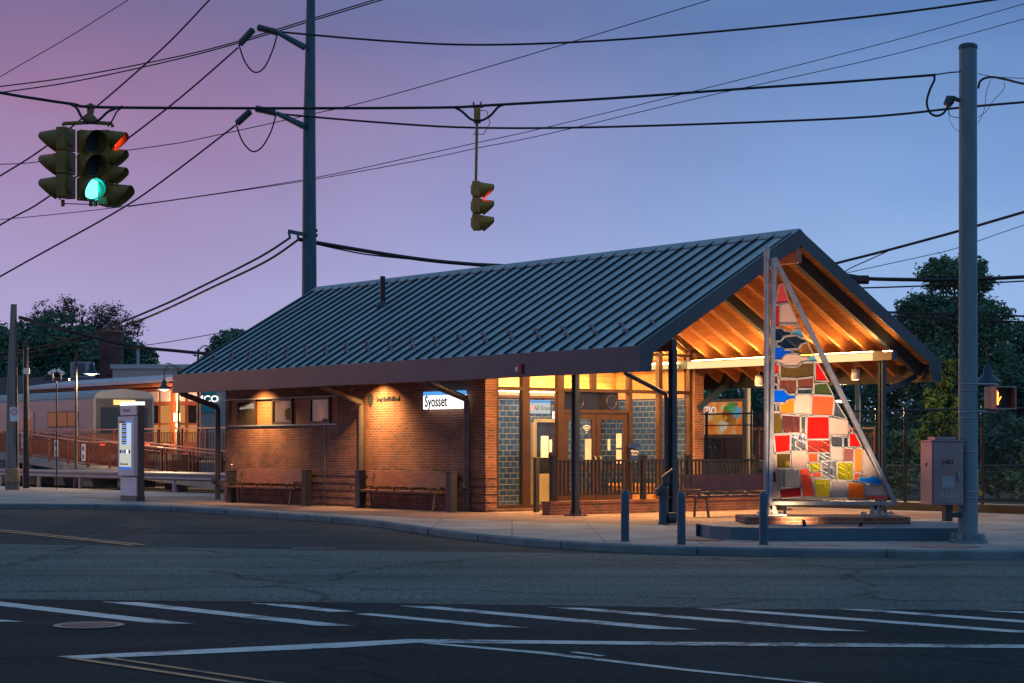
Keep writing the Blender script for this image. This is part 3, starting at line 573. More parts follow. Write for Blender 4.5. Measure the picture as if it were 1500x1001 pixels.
# floor and partition of the waiting room
b = MB(); b.box(WF+.2, WR, SG, SE-.2, .0, .06); bp(b, 'floor', M['floor'])
SP = 10.5
def partition():
    # opening for the inner door
    w0, w1, zd = Wx(781, SP), Wx(818, SP), 2.42
    b = MB()
    for (a, c, za, zb) in ((WF+.2, w0, .06, 3.0), (w0, w1, zd, 3.0), (w1, WR, .06, 3.0)): b.box(a, c, SP, SP+.12, za, zb)
    b.box(WR-.06, WR-.002, SG+.26, SP, .06, 3.0)
    b.box(WF+.21, WF+.26, SG+.3, SP, .06, 3.0)
    bp(b, 'tiled_wall', M['tile'])
    b = MB(); b.box(WF+.2, WR-.07, SP-.03, SP+.14, 3.0, 3.16); b.box(WR-.1, WR-.003, SG+.26, SP-.03, 3.0, 3.72); bp(b, 'timber_trim', M['rafter'])
    b = MB(); b.prismy([(WF+.2, 3.17), (WR, 3.17), (WR, rz_(WR)-.2), (5, rz_(5)-.2), (WF+.2, rz_(WF+.2)-.2)][::-1], SP, SP+.1); bp(b, 'timber_cladding', M['cladding'])
    b = MB(); b.box(WR-.08, WR-.003, SG+.3, SP-.01, 3.73, 4.45); bp(b, 'timber_cladding', M['cladding']); b = MB(); b.box(WF+.21, WF+.3, SG+.3, SP-.01, 3.05, 4.3); bp(b, 'timber_cladding', M['cladding'])
    b = MB(); b.box(WF+.3, WR-.3, SP-.12, SP-.04, 3.06, 3.15); bp(b, 'light_strip', M['strip'])
    b = MB(); b.box(WF+.3, WR-.3, SP-.12, SP-.04, 3.16, 3.17); bp(b, 'hidden_light_slot', M['slot'])
    b = MB(); t_ = .09
    for a, c, za, zb in ((w0, w0+t_, .06, zd), (w1-t_, w1, .06, zd), (w0+t_, w1-t_, zd-t_, zd)): b.box(a, c, SP-.05, SP+.1, za, zb)
    b.box(w0-.5, w0-.4, SP-.6, SP-.5, .06, zd-.1); fr = bp(b, 'inner_door_frame', noisy('brass', (.42, .33, .18), (.5, .4, .22), 3, .35, .6))
    b = MB(); b.box(w0+t_, w1-t_, SP+.02, SP+.05, .9, zd-t_); dl = bp(b, 'inner_door', M['darkglass'])
    b = MB(); b.box(w0+t_, w1-t_, SP+.0, SP+.06, .06, .9); bp(b, 'kick_panel', noisy('kick', (.35, .27, .14), (.42, .33, .18), 3, .4, .4), dl)
    for a, c, za, zb in ((.28, .55, 1.35, 1.95), (.58, .68, 1.5, 1.85)):
        b = MB(); b.box(w0+a, w0+c, SP-.0, SP+.018, za, zb); bp(b, 'paper_notice', M['white'], dl)
    # service counter and bench inside
    b = MB(); b.box(WR-.75, WR-.1, SG+.8, SP-.4, .55, .62); b.box(WR-.65, WR-.1, SG+.9, SP-.5, .06, .55); bp(b, 'inside_bench', M['rafter'])
    # hanging sign
    xa, xb = Wx(774, SP-.6), Wx(806, SP-.6); y = SP-.6
    b = MB(); b.box(xa, xb, y, y+.08, 2.56, 2.85); hs = bp(b, 'hanging_sign', emit('dimsign', (1, .97, .92), .62))
    b = MB(); b.box(xa, xb, y-.006, y+.086, 2.8501, 2.92); bp(b, 'blue_band', M['signblue'], hs)
    text('sign_lettering', 'All Trains', .16, M['ink'], hs, TM(xa*.35+xb*.65, y-.006, 2.70))
    text('exit_lettering', 'EXIT', .15, M['exit'], hs, TM(xa*.86+xb*.14, y-.006, 2.70))
    b = MB(); xc = Wx(813, y); b.box(xc-.13, xc+.13, y-.1, y-.04, 2.42, 2.62); e = bp(b, 'exit_sign', M['signwhite']); text('exit_sign_lettering', 'EXIT', .12, M['red'], e, TM(xc, y-.105, 2.52))
partition()
# glazed gable
zl = 3.13; zt = 2.56
def glazing():
    bars = [(1.86, 1.93), (2.70, 2.94), (3.88, 4.09), (6.33, 6.46), (7.42, 7.56), (8.56, 8.66)]
    fr = MB()
    for a, c in bars: fr.box(a, c, SG, SG+.14, .155, rz_((a+c)/2)-.26)
    fr.box(5.06, 5.2, SG, SG+.14, zl, rz_(5.1)-.26)
    fr.box(1.86, 8.66, SG-.01, SG+.15, zl-.05, zl+.04); fr.box(1.86, 8.66, SG-.01, SG+.15, .10, .17)
    fr.box(1.86, 8.66, SG-.005, SG+.145, 4.1, 4.17)
    fr.box(4.09, 6.33, SG-.008, SG+.12, zt-.02, zt+.06)
    for w0, w1 in ((1.9, 5), (8.6, 5)): fr.bar((w0, SG+.07, rz_(w0)-.3), (w1, SG+.07, rz_(w1)-.3), .15, .09)
    bp(fr, 'curtain_wall_frame', M['bronze'])
    b = MB(); b.box(1.86, 8.66, SG-.0, SG+.2, .0, .10); bp(b, 'glazing_plinth', M['brick_low'])
    pans = [(1.93, 2.70), (2.94, 3.88), (6.46, 7.42), (7.56, 8.56)]
    for a, c in pans:
        b = MB(); b.box(a, c, SG+.06, SG+.072, .17, zl-.05); bp(b, 'glass_pane', M['glass'])
    for a, c in [(1.93, 2.70), (2.94, 3.88), (4.09, 5.06), (5.2, 6.33), (6.46, 7.42), (7.56, 8.56)]:
        b = MB(); b.prismy([(a, zl+.04), (c, zl+.04), (c, rz_(c)-.3)]+([(5, rz_(5)-.3)] if a < 5 < c else [])+[(a, rz_(a)-.3)], SG+.06, SG+.072); bp(b, 'glass_pane', M['glass'])
    b = MB(); b.box(4.09, 6.0, SG+.05, SG+.062, zt+.06, zl-.05); tp = bp(b, 'transom_panel', M['darkglass'], label='dark transom panel above the double doors')
    b = MB(); b.box(6.0, 6.33, SG+.06, SG+.072, zt+.06, zl-.05); bp(b, 'glass_pane', M['glass'])
    for cx in (4.6, 5.75):
        b = MB(); pts = [(cx+.17*cos(t*pi/12), SG+.04, 2.83+.17*sin(t*pi/12)) for t in range(25)]; b.tube(pts, .012, 4, False); bp(b, 'ring_emblem', M['benchmetal'], tp)
    # double doors
    for i, (a, c) in enumerate(((4.11, 5.20), (5.22, 6.31))):
        b = MB(); t_ = .14
        b.box(a, a+t_, SG+.03, SG+.08, .19, zt-.03); b.box(c-t_, c, SG+.03, SG+.08, .19, zt-.03); b.box(a+t_, c-t_, SG+.03, SG+.08, zt-.2, zt-.03); b.box(a+t_, c-t_, SG+.03, SG+.08, .19, .5); b.box(a+t_, c-t_, SG+.03, SG+.08, 1.05, 1.17)
        d = bp(b, 'door', M['bronze'])
        b = MB(); b.box(a+t_, c-t_, SG+.05, SG+.06, .5, 1.05); b.box(a+t_, c-t_, SG+.05, SG+.06, 1.17, zt-.2); bp(b, 'door_glass', M['glass'], d)
        hx = c-.08 if i == 0 else a+.08
        b = MB(); b.tube([(hx, SG+.03, 1.0), (hx, SG-.05, 1.02), (hx, SG-.05, 1.38), (hx, SG+.03, 1.4)], .016, 6); bp(b, 'handle', M['galv'], d)
        nm_ = noisy('notice', (.6, .5, .42), (.72, .62, .52), 4, .7)
        if i == 0:
            b = MB(); b.box(4.83, 5.04, SG+.035, SG+.047, 1.25, 1.85); bp(b, 'paper_notice', nm_, d)
            w = MB()
            for r in (.06, .12, .18): w.tube([(4.88+r*cos(pi/4+k*pi/2/8), SG+.03, 2.02+r*sin(pi/4+k*pi/2/8)) for k in range(9)], .014, 4)
            w.lathe([(.025, 0), (.001, .01)], (4.88, SG+.03, 2.01)); bp(w, 'wifi_symbol', M['white'], d)
        else:
            for q in ((5.92, 6.1, 1.62, 2.0), (5.92, 6.1, 1.2, 1.57), (5.62, 5.7, 1.55, 1.85)): b = MB(); b.box(q[0], q[1], SG+.035, SG+.047, q[2], q[3]); bp(b, 'paper_notice', nm_, d)
glazing()
# blue wayfinding plates on the gable
b = MB(); w = Wx(929, SG-.05); b.box(w-.22, w+.22, SG-.06, SG-.04, 1.62, 1.74); b.box(w-.17, w+.17, SG-.06, SG-.04, 1.2, 1.58); b.box(w-.02, w+.02, SG-.04, SG-.02, 1.2, 1.74)
wp_ = bp(b, 'wayfinding_plate', noisy('navy', (.01, .03, .11), (.015, .04, .14), 3, .4))
text('plate_lettering', 'Waiting\nRoom\n\nTickets', .085, M['white'], wp_, TM(w, SG-.066, 1.40))
# light strips
b = MB(); b.box(8.37, 8.425, .75, SG-.3, 3.981, 3.99); bp(b, 'hidden_light_slot', M['slot'])
b = MB(); b.box(8.37, 8.425, .15, .38, 3.975, 3.985); bp(b, 'hidden_light_slot', M['slot'])  # short emitter added past the rafter to brighten the overhang boards
b = MB(); b.box(1.58, 1.64, .75, SG-.3, 4.05, 4.06); bp(b, 'hidden_light_slot', M['slot'])  # unseen emitter added behind the front fascia for bounce light
b = MB(); b.box(8.36, 8.4299, .7, SG-.12, 3.77, 3.95); bp(b, 'light_strip', M['strip'], label='long warm light strip along the rear porch beam')
b = MB(); b.box(8.43, 8.4299+.0, .62, SG-.1, 3.74, 3.75) if False else b.box(8.36, 8.43, .1, .6999, 3.76, 3.97); b.box(8.36, 8.43, .7, SG-.12, 3.9501, 3.98); bp(b, 'strip_housing', M['downspout'])
b = MB(); b.box(8.3, 8.42, SG+.3, SP-.2, 3.80, 3.93); bp(b, 'light_strip', M['strip'])
b = MB(); b.box(8.3, 8.42, SG+.3, SP-.2, 3.94, 3.95); bp(b, 'hidden_light_slot', M['slot'])
b = MB(); b.box(1.58, 1.64, SG+.3, SP-.2, 3.95, 4.02); bp(b, 'light_strip', M['strip2'])
def can(w, s, z, on=True):
    b = MB(); b.tube([(w, s, z+.22), (w, s, z+.1)], .015, 6); b.lathe([(.03, .12), (.1, .11), (.11, .0), (.11, -.14), (.09, -.15), (.001, -.15)], (w, s, z), 14); c = bp(b, 'hanging_can_lamp', M['white'])
    b = MB(); b.lathe([(.085, -.155), (.001, -.157)], (w, s, z), 14); bp(b, 'lamp_lens', M['strip2'], c)
can(9.2, 2.0, 3.5); can(9.2, 5.4, 3.44)
can(Wx(956, 9.6), 9.6, 3.05)
def area(name, loc, rot, sx_, sy_, e, c=(1, .6, .25)):
    l = bpy.data.lights.new(name, 'AREA'); l.shape = 'RECTANGLE'; l.size = sx_; l.size_y = sy_; l.energy = e; l.color = c
    o = bpy.data.objects.new(name, l); COL.objects.link(o); o.location = loc; o.rotation_euler = rot; return o
# wall-washing downlights under the front eave, with their cable loops
def downlight(x, w=1.02, power=60, z=3.46):
    s = Sx(x, WF); b = MB(); b.lathe([(.001, .2), (.07, .18), (.07, .0), (.06, 0), (.055, .1)], (w, s, z), 12)
    for q in (-.12, .12): b.tube([(w-.42+q*.5+.1*cos(a), s+q*.6, z-.16+.14*sin(a)) for a in [k*pi/6-pi for k in range(7)]], .008, 4)
    d = bp(b, 'wall_downlight', M['black'])
    l = bpy.data.lights.new('wall_downlight_beam', 'SPOT'); l.energy = power; l.color = (1, .62, .27); l.spot_size = radians(128); l.spot_blend = 1; l.color = (1, .56, .2); l.shadow_soft_size = .03
    o = bpy.data.objects.new('wall_downlight_beam', l); COL.objects.link(o); o.location = B(w, s, z-.03)
    o.rotation_euler = ((B(WF, s, 1.2)-B(w, s, z)).to_track_quat('-Z', 'Y').to_euler())
downlight(388, .72, 620); downlight(562, .85, 800)
_l = area('waiting_room_ceiling_light', B(5.2, 9.0, 4.3), (0, 0, TH), 4.5, 1.5, 800, (1, .60, .25))
area('porch_fill_light', B(6.6, 4.2, 4.35), (0, 0, TH), .5, 4.5, 650, (1, .55, .2))  # added fill light without a fixture, warms the porch floor
area('porch_front_fill', B(3.0, 4.0, 4.45), (0, 0, TH), .4, 4.5, 420, (1, .55, .2))  # second added fill over the front half, no lamp there
# lights that the strips throw
# station name box
xa, xb = Sx(677, 1.33), Sx(620, 1.33)
z1 = Zy(574.5, 1.33, xb); z0 = Zy(600, 1.33, xb)
b = MB(); b.box(1.33, 1.47, xa, xb, z0, z1-.1); sn = bp(b, 'station_name_sign', M['signwhite'])
b = MB(); b.box(1.33, 1.47, xa, xb, z1-.0999, z1); bp(b, 'blue_band', M['signblue'], sn)
text('sign_lettering', 'Syosset', .40, M['ink'], sn, TM(1.322, xb-.56, (z0+z1-.08)/2, '-x'), .003, .8, font_bold=True)
# raised letters and emblem
s_ = Sx(569, WF); tl = text('wall_lettering', 'Long Island Rail Road', .17, M['darkpost'], st, TM(WF-.012, s_, 2.93, '-x'), .012, .72, font_bold=True)
b = MB(); s_ = Sx(543.5, WF); b.prismy([(0, -.2), (.10, -.09), (.12, .05), (.09, .14), (0, .16), (-.09, .14), (-.12, .05), (-.10, -.09)], -.02, .0)
o = bp(b, 'wall_emblem', M['darkpost']); o.matrix_local = Matrix.Translation((WF-.01, s_, 2.93)) @ Matrix.Rotation(-pi/2, 4, 'Z')
# fire alarm sounder on the fascia
s_ = Sx(762, -.07); z = Zy(541, -.07, s_); b = MB(); b.box(-.13, -.07, s_-.1, s_+.1, z-.12, z+.12); al = bp(b, 'alarm_sounder', noisy('alarmred', (.30, .02, .02), (.36, .03, .03), 3, .35), bevel=.02)
b = MB(); b.box(-.16, -.1301, s_-.0, s_+.07, z-.05, z+.05); bp(b, 'strobe_lens', M['white'], al)

M['raildark'] = noisy('raildark', (.016, .018, .024), (.026, .028, .034), 4, .45, .2)
# ================================================================ porch railing
pr = bthing('porch_railing', 'dark metal picket railing on a low brick base in front of the glazed doors', 'railing', 1.3, 4.6)
def pp(mb, name, mat): return mb.build(name, mat, pr)
b = MB(); b.box(0, 7.25, 0, .3, 0, .27); b.box(-.02, 7.27, -.02, .32, .27, .33); pp(b, 'brick_base', M['brick_low'])
for x in (.2, Wx(944, 4.7)-1.3, Wx(1010, 4.7)-1.3, 7.1):
    b = MB(); b.box(x-.06, x+.06, .09, .21, .33, 1.40); b.box(x-.08, x+.08, .07, .23, 1.40, 1.44); pp(b, 'newel_post', M['raildark'])
b = MB(); b.box(.2, 7.1, .11, .19, 1.28, 1.33); pp(b, 'top_rail', M['raildark'])
b = MB(); b.box(.2, 7.1, .125, .175, .46, .50); pp(b, 'bottom_rail', M['raildark'])
b = MB()
for i in range(55): x = .32+i*.125; b.box(x-.021, x+.021, .13, .17, .50, 1.28)
pp(b, 'pickets', M['raildark'])
b = MB(); b.box(-.35, -.05, .02, .3, 0, .02)
# ================================================================ benches
def bench(label, s0, s1, w, parts_rz=0, group='slatted benches'):
    """seat along local y, facing -x"""
    L = s1-s0; t = bthing('bench', label, 'bench', w, s0, 0, group)
    def q(mb, n, m, bev=0): return mb.build(n, m, t, bev)
    b = MB()
    for i in range(4): b.box(-.22+i*.125, -.22+i*.125+.105, 0, L, .45, .51)
    q(b, 'seat', M['benchwood'], .008)
    b = MB(); b.bar((.33, L*.0+.05, .60), (.37, L*.0+.05, .93), .001, .001)
    b = MB()
    v = [(.27, .03, .60), (.33, .03, .95), (.36, .03, .945), (.30, .03, .595)]
    b.add([(a+(.03 if q_ in (1, 2) else -.02), y, c+(.04 if q_ in (1, 2) else -.02)) for y in (.0, L-.02) for q_, (a, _, c) in enumerate(v)], [(0, 1, 2, 3), (7, 6, 5, 4), (0, 4, 5, 1), (1, 5, 6, 2), (2, 6, 7, 3), (3, 7, 4, 0)]); q(b, 'backrest', M['benchwood'])
    for y in (.25, L-.3):
        b = MB(); b.bar((-.16, y, .46), (-.24, y, 0), .04, .05, (0, 1, 0)); q(b, 'leg', M['benchmetal'])
        b = MB(); b.bar((.2, y+.0, .46), (.24, y+.0, 0), .04, .05, (0, 1, 0)); q(b, 'leg', M['benchmetal'])
    b = MB(); b.box(-.2, .26, .23, .27, .42, .46); b.box(-.2, .26, L-.32, L-.28, .42, .46)
    for y in (.25, L-.3): b.bar((.24, y, .44), (.32, y, .92), .03, .04, (0, 1, 0))
    q(b, 'frame', M['benchmetal'])
    n = 5
    for i in range(n):
        y = L*(i+.5)/n; b = MB(); b.box(-.24, .2, y-.022, y+.022, .56, .6); b.box(-.24, -.19, y-.022, y+.022, .5, .56); b.box(.15, .2, y-.022, y+.022, .5, .56); q(b, 'arm_divider', M['benchmetal'], .006)
    b = MB(); b.box(-.26, .3, L-.03, L+.02, .62, .66); b.box(-.26, -.21, L-.03, L+.02, .5, .62); q(b, 'armrest', M['benchmetal'], .006)
    b = MB(); b.box(-.26, .3, -.02, .03, .62, .66); b.box(-.26, -.21, -.02, .03, .5, .62); q(b, 'armrest', M['benchmetal'], .006)
    return t
bench('slatted wooden bench against the brick wall below the strip of windows', Sx(442, 1.0), Sx(334, 1.0), .98)
bench('slatted wooden bench against the brick wall under the lit Syosset sign', Sx(655, 1.0), Sx(525, 1.0), .98)
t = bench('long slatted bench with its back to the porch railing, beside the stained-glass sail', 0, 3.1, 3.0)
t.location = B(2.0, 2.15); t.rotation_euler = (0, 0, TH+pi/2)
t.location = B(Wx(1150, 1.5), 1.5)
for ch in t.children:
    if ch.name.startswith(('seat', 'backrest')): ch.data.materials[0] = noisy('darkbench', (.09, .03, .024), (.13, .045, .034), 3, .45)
# square dark posts
def sqpost(x, w, label, h=1.0, s=None, d=.105):
    s = Sx(x, w) if s is None else s
    t = bthing('square_bollard', label, 'bollard', w, s, 0, 'square black bollards')
    b = MB(); b.box(-d, d, -d, d, 0, h); b.build('post_shell', M['darkpost'], t, .012)
    b = MB(); b.box(-d-.012, d+.012, -d-.012, d+.012, h-.0, h+.025); b.build('cap', M['darkpost'], t, .006)
    return t
sqpost(339.5, .95, 'square black bollard left of the bench under the windows, with a cup on top', .93)
sqpost(449, .85, 'square black bollard at the right end of the bench under the windows', .98)
sqpost(528, .85, 'square black bollard at the left end of the bench under the Syosset sign')
sqpost(661, .75, 'square black bollard at the right end of the bench under the Syosset sign')
sqpost(787, 2.5, 'tall square black bollard in front of the glazed entrance', 1.35, 6.6, .06)
g = B(.95, Sx(339.5, .95), .955); cup = thing('drink_cup', 'clear plastic drink cup with a red straw on the square bollard', 'cup', g)
b = MB(); b.lathe([(.001, 0), (.035, 0), (.05, .15), (.05, .16), (.03, .19), (.001, .2)], n=12); b.build('cup_body', pane('plastic', (.9, .75, .75), .2, .2), cup)
b = MB(); b.tube([(0, 0, .1), (.03, 0, .32)], .007, 6); b.build('straw', noisy('straw', (.6, .1, .05), (.7, .1, .05)), cup)
# hydrant-like standpipe by the near post
g = G(972, 768, 0)
t = thing('standpipe', 'dark squat cast-iron pipe fitting with a side nozzle beside the front porch post', 'standpipe', g)
b = MB(); b.lathe([(.001, 0), (.115, 0), (.115, .04), (.1, .05), (.1, .72), (.11, .74), (.11, .79), (.08, .84), (.001, .85)], n=16); b.build('barrel', M['steel'], t)
b = MB(); b.tube([(-.0, 0, .7), (-.14, -.05, .68)], .07, 12); b.tube([(-.13, -.05, .68), (-.17, -.06, .675)], .085, 12); b.build('nozzle', M['steel'], t)
b = MB(); b.box(-.03, .13, -.12, .12, .86, 1.02, Matrix.Translation((0, 0, 0))); b.bar((-.02, 0, .98), (.2, 0, 1.16), .18, .06); b.build('hood', M['steel'], t, .01)
b = MB(); b.tube([(.1, 0, .13), (.27, 0, .13)], .12, 14); b.build('base_drum', M['steel'], t)
# round bollards
b0 = None
for x, y, lab in ((915.5, 793, 'round blue-grey steel bollard leftmost of three along the kerb, before the porch railing'), (998, 797.5, 'round blue-grey steel bollard in the middle of the kerb row, beside the porch post'), (1118.5, 798, 'round blue-grey steel bollard at the foot of the stained-glass mast')):
    g = G(x, y, 0)
    if b0 is None:
        b0 = thing('bollard', lab, 'bollard', g, 0, 'round steel bollards along the kerb')
        b = MB(); b.lathe([(.072, 0), (.072, .80), (.066, .84), (.045, .875), (.001, .89)], n=20); b.build('tube', noisy('bollardblue', (.02, .075, .11), (.03, .095, .135), 3, .42, .2), b0)
        b = MB(); b.lathe([(.085, 0), (.085, .012), (.072, .018)], n=20); b.build('ground_collar', M['steel'], b0)
    else: copy_thing(b0, g, random.random()*3, lab)
# ================================================================ island, plinth and stained-glass sail
isl = [(1024, 785.5), (1040, 788.5), (1070, 790.5), (1120, 792), (1200, 792.6), (1290, 792.6), (1380, 792.6), (1414, 792)]
fr_ = [(p.x, p.y) for p in (G(x, y, 0) for x, y in isl)]
g1 = G(1420, 786, 0)
bk = [(g1.x+.1, g1.y+.9), (g1.x-1.5, g1.y+2.6), (5.8, 38.0), (4.0, 36.6), (3.35, 35.2)]
b = MB(); b.prism(fr_+bk, 0.001, .22); o = b.build('island_kerb', M['bluecurb'], bevel=.02); tag(o, 'low blue-painted kerb island with a curved front under the stained-glass artwork', 'kerb island')
px0, px1 = G(1091, 776.5, 0).x, G(1334, 776.5, 0).x; Yp = G(0, 776.5, 0).y
Yp = 35.3; px0 = (1091-750)/F*Yp; px1 = (1334-750)/F*Yp
b = MB(); b.box(px0, px1, Yp, Yp+1.5, .20, .35); o = b.build('brick_plinth', M['brick_low'], bevel=.01); tag(o, 'low brick plinth carrying the stained-glass sail', 'plinth')
YS = Yp+.62
sc_ = thing('stained_glass_sail', 'tall triangular sail of red, blue, orange and cream stained glass in an aluminium frame', 'sculpture', ((1220-750)/F*YS, YS, .35))
O = sc_.location
def q2(x, y, dy=0): p = P(x, y, YS); return (p.x-O.x, dy, p.z-O.z)
fw = MB()
pts = [(1134, 378), (1127.5, 737), (1311, 738)]
a, c, d = [Vector(q2(*p)) for p in pts]
fw.bar(a, c, .055, .16, (1, 0, 0)) if False else None
def fbar(p, q, w, t):
    dd = (q-p).normalized(); n = Vector((-dd.z, 0, dd.x))*w/2
    vs = [p+n, q+n, q-n, p-n]; vs = [v+Vector((0, -t/2, 0)) for v in vs]+[v+Vector((0, t/2, 0)) for v in vs]
    return MB().add(vs, [(0, 1, 2, 3), (7, 6, 5, 4), (0, 4, 5, 1), (1, 5, 6, 2), (2, 6, 7, 3), (3, 7, 4, 0)])
fbar(a, c, .075, .2).build('frame_bar', M['galv'], sc_, .006); fbar(a+Vector((0, -.004, 0)), d+Vector((0, -.004, 0)), .075, .2).build('frame_bar', M['galv'], sc_, .006)
fbar(c+Vector((-.02, .003, .0)), d+Vector((.03, .003, 0)), .075, .2).build('frame_bar', M['galv'], sc_, .006)
mp_ = q2(1123, 500); b = MB(); b.tube([(mp_[0], -.02, .0), (mp_[0], -.02, P(0, 362, YS).z-.35)], .052, 16); b.build('mast', M['galv'], sc_)
b = MB()
for y in (392, 560, 700): p = q2(1123, y); b.box(p[0], p[0]+.12, -.05, .01, p[2]-.02, p[2]+.02)
b.build('mast_bracket', M['galv'], sc_)
for x in (1128, 1281):
    p = q2(x, 740); b = MB(); b.box(p[0]-.28, p[0]+.28, -.2, .2, .002, .03); b.bar((p[0]-.05, 0, .03), (p[0]-.0, 0, p[2]), .04, .1); b.bar((p[0]+.1, 0, .03), (p[0]+.03, 0, p[2]), .04, .1)
    for i in (-1, 1):
        for j in (-1, 1): b.lathe([(.03, .03), (.03, .07), (.001, .075)], (p[0]+i*.2, j*.13, 0), 8)
    b.build('foot', M['galv'], sc_)
fros = {k: frosted('glass_'+k, v, t) for k, v, t in (('red', (.72, .012, .004), .5), ('darkred', (.36, .008, .008), .4), ('coral', (.88, .14, .04), .5), ('pink', (.85, .10, .10), .5), ('beige', (.72, .50, .40), .45),
        ('white', (.62, .50, .44), .45), ('orange', (.92, .30, .015), .55), ('amber', (.88, .34, .06), .55), ('blue', (.0, .12, .78), .5), ('skyblue', (.10, .45, .62), .5), ('lightblue', (.01, .32, .85), .5), ('mauve', (.30, .10, .08), .35))}
def cathedral(name, c):
    m, nt, out = newmat(name); L = nt.links.new
    t = nt.nodes.new('ShaderNodeBsdfTransparent'); t.inputs[0].default_value = (*[q**.5 for q in c], 1)
    l = nt.nodes.new('ShaderNodeBsdfTranslucent'); l.inputs[0].default_value = (*c, 1); d = nt.nodes.new('ShaderNodeBsdfDiffuse'); d.inputs[0].default_value = (*c, 1)
    a = nt.nodes.new('ShaderNodeMixShader'); a.inputs[0].default_value = .5; L(l.outputs[0], a.inputs[1]); L(d.outputs[0], a.inputs[2])
    g = nt.nodes.new('ShaderNodeBsdfGlossy'); g.inputs['Roughness'].default_value = .1
    x = nt.nodes.new('ShaderNodeMixShader'); x.inputs[0].default_value = .05 if 'plain' in name or 'grey' in name else .16; L(t.outputs[0], x.inputs[1]); L(a.outputs[0], x.inputs[2])
    y = nt.nodes.new('ShaderNodeMixShader'); y.inputs[0].default_value = .02; L(x.outputs[0], y.inputs[1]); L(g.outputs[0], y.inputs[2]); L(y.outputs[0], out.inputs[0]); return m
clear = {k: cathedral('clear_'+k, v) for k, v in (('olive', (.5, .34, .06)), ('yellow', (.95, .86, .06)), ('navy', (.015, .05, .16)), ('brown', (.60, .22, .12)), ('plain', (.75, .78, .8)), ('green', (.30, .38, .10)), ('rose', (.98, .16, .10)), ('amber', (.95, .62, .22)), ('grey', (.35, .42, .42)), ('mauve', (.45, .16, .13)))}
PC = []
def A_(col, *p): PC.append((col, [(1120+x/5.0, 360+y/5.0) for x, y in p]))
def B_(col, *p): PC.append((col, [(1115+x/4.17, 540+y/4.17) for x, y in p]))
A_('pink', (108, 282), (135, 280), (180, 420), (78, 432)); A_('red', (75, 437), (110, 438), (105, 595), (60, 600)); A_('beige', (115, 436), (182, 430), (240, 560), (238, 576), (108, 575))
A_('c_amber', (108, 580), (234, 580), (238, 612), (200, 622), (165, 630), (128, 605), (108, 601)); A_('c_amber', (240, 575), (262, 608), (242, 612))
A_('c_navy', (53, 608), (125, 606), (150, 628), (195, 632), (192, 655), (140, 665), (118, 698), (50, 702)); A_('skyblue', (200, 630), (262, 615), (290, 672), (262, 672), (235, 655), (198, 657))
A_('c_navy', (90, 706), (120, 702), (150, 670), (235, 660), (262, 680), (300, 688), (310, 708), (265, 722), (245, 755), (140, 758), (118, 738), (90, 735)); A_('skyblue', (48, 708), (86, 708), (86, 738), (46, 740))
A_('blue', (46, 745), (120, 741), (150, 765), (200, 768), (198, 790), (148, 800), (122, 835), (42, 838)); A_('c_olive', (205, 765), (250, 760), (272, 726), (312, 712), (360, 800), (320, 815), (270, 812), (245, 792), (203, 790))
A_('beige', (85, 842), (125, 838), (155, 803), (245, 796), (270, 816), (318, 820), (316, 850), (270, 856), (240, 886), (155, 890), (125, 868), (85, 866)); A_('skyblue', (322, 817), (362, 812), (384, 850), (320, 852))
A_('red', (40, 846), (83, 848), (83, 868), (106, 878), (106, 940), (40, 944)); A_('c_olive', (112, 872), (125, 872), (155, 894), (240, 890), (275, 862), (362, 858), (362, 960), (240, 974), (112, 968)); A_('red', (368, 862), (390, 862), (468, 995), (372, 992))
B_('c_mauve', (55, 46), (103, 44), (103, 98), (75, 90), (57, 84)); B_('c_navy', (55, 88), (72, 94), (98, 106), (100, 130), (68, 130), (54, 145)); B_('c_brown', (110, 68), (215, 68), (218, 125), (210, 157), (165, 157), (140, 127), (106, 127))
B_('c_brown', (220, 66), (320, 55), (318, 122), (222, 124)); B_('c_grey', (222, 128), (316, 125), (312, 158), (216, 157)); B_('c_green', (324, 95), (400, 88), (440, 165), (320, 160))
B_('blue', (70, 132), (138, 130), (165, 160), (207, 162), (207, 185), (167, 187), (142, 210), (70, 208), (52, 172)); B_('orange', (112, 216), (145, 213), (168, 190), (202, 190), (200, 276), (118, 279)); B_('beige', (210, 165), (304, 164), (300, 286), (204, 280)); B_('coral', (310, 165), (445, 172), (435, 290), (304, 284))
B_('c_navy', (53, 212), (88, 214), (92, 264), (53, 266)); B_('c_plain', (91, 216), (108, 218), (115, 264), (95, 264)); B_('c_olive', (53, 270), (116, 270), (128, 340), (130, 398), (53, 402)); B_('c_mauve', (122, 284), (238, 290), (238, 394), (132, 396)); B_('c_plain', (242, 292), (272, 292), (270, 398), (242, 398))
B_('red', (280, 294), (414, 294), (416, 430), (276, 432)); B_('beige', (420, 300), (530, 320), (528, 410), (420, 408)); B_('c_plain', (449, 190), (524, 312), (440, 290)); B_('red', (536, 342), (563, 390), (536, 388)); B_('red', (537, 396), (573, 396), (614, 480), (537, 480))
B_('red', (78, 408), (177, 404), (176, 507), (88, 515)); B_('c_rose', (53, 408), (74, 408), (82, 518), (55, 518)); B_('c_plain', (182, 400), (270, 402), (270, 436), (278, 500), (180, 502)); B_('c_rose', (278, 436), (422, 436), (422, 514), (282, 514))
B_('c_plain', (424, 412), (498, 418), (497, 480), (425, 480)); B_('c_grey', (502, 418), (531, 420), (532, 482), (502, 482)); B_('beige', (187, 504), (279, 503), (277, 605), (190, 605)); B_('coral', (283, 517), (345, 517), (345, 572), (288, 572)); B_('c_plain', (350, 517), (422, 518), (422, 560), (349, 562))
B_('white', (427, 484), (498, 485), (500, 566), (425, 560)); B_('mauve', (502, 486), (566, 490), (563, 570), (502, 568)); B_('amber', (570, 490), (621, 488), (617, 634), (566, 632)); B_('white', (625, 492), (708, 652), (620, 656))
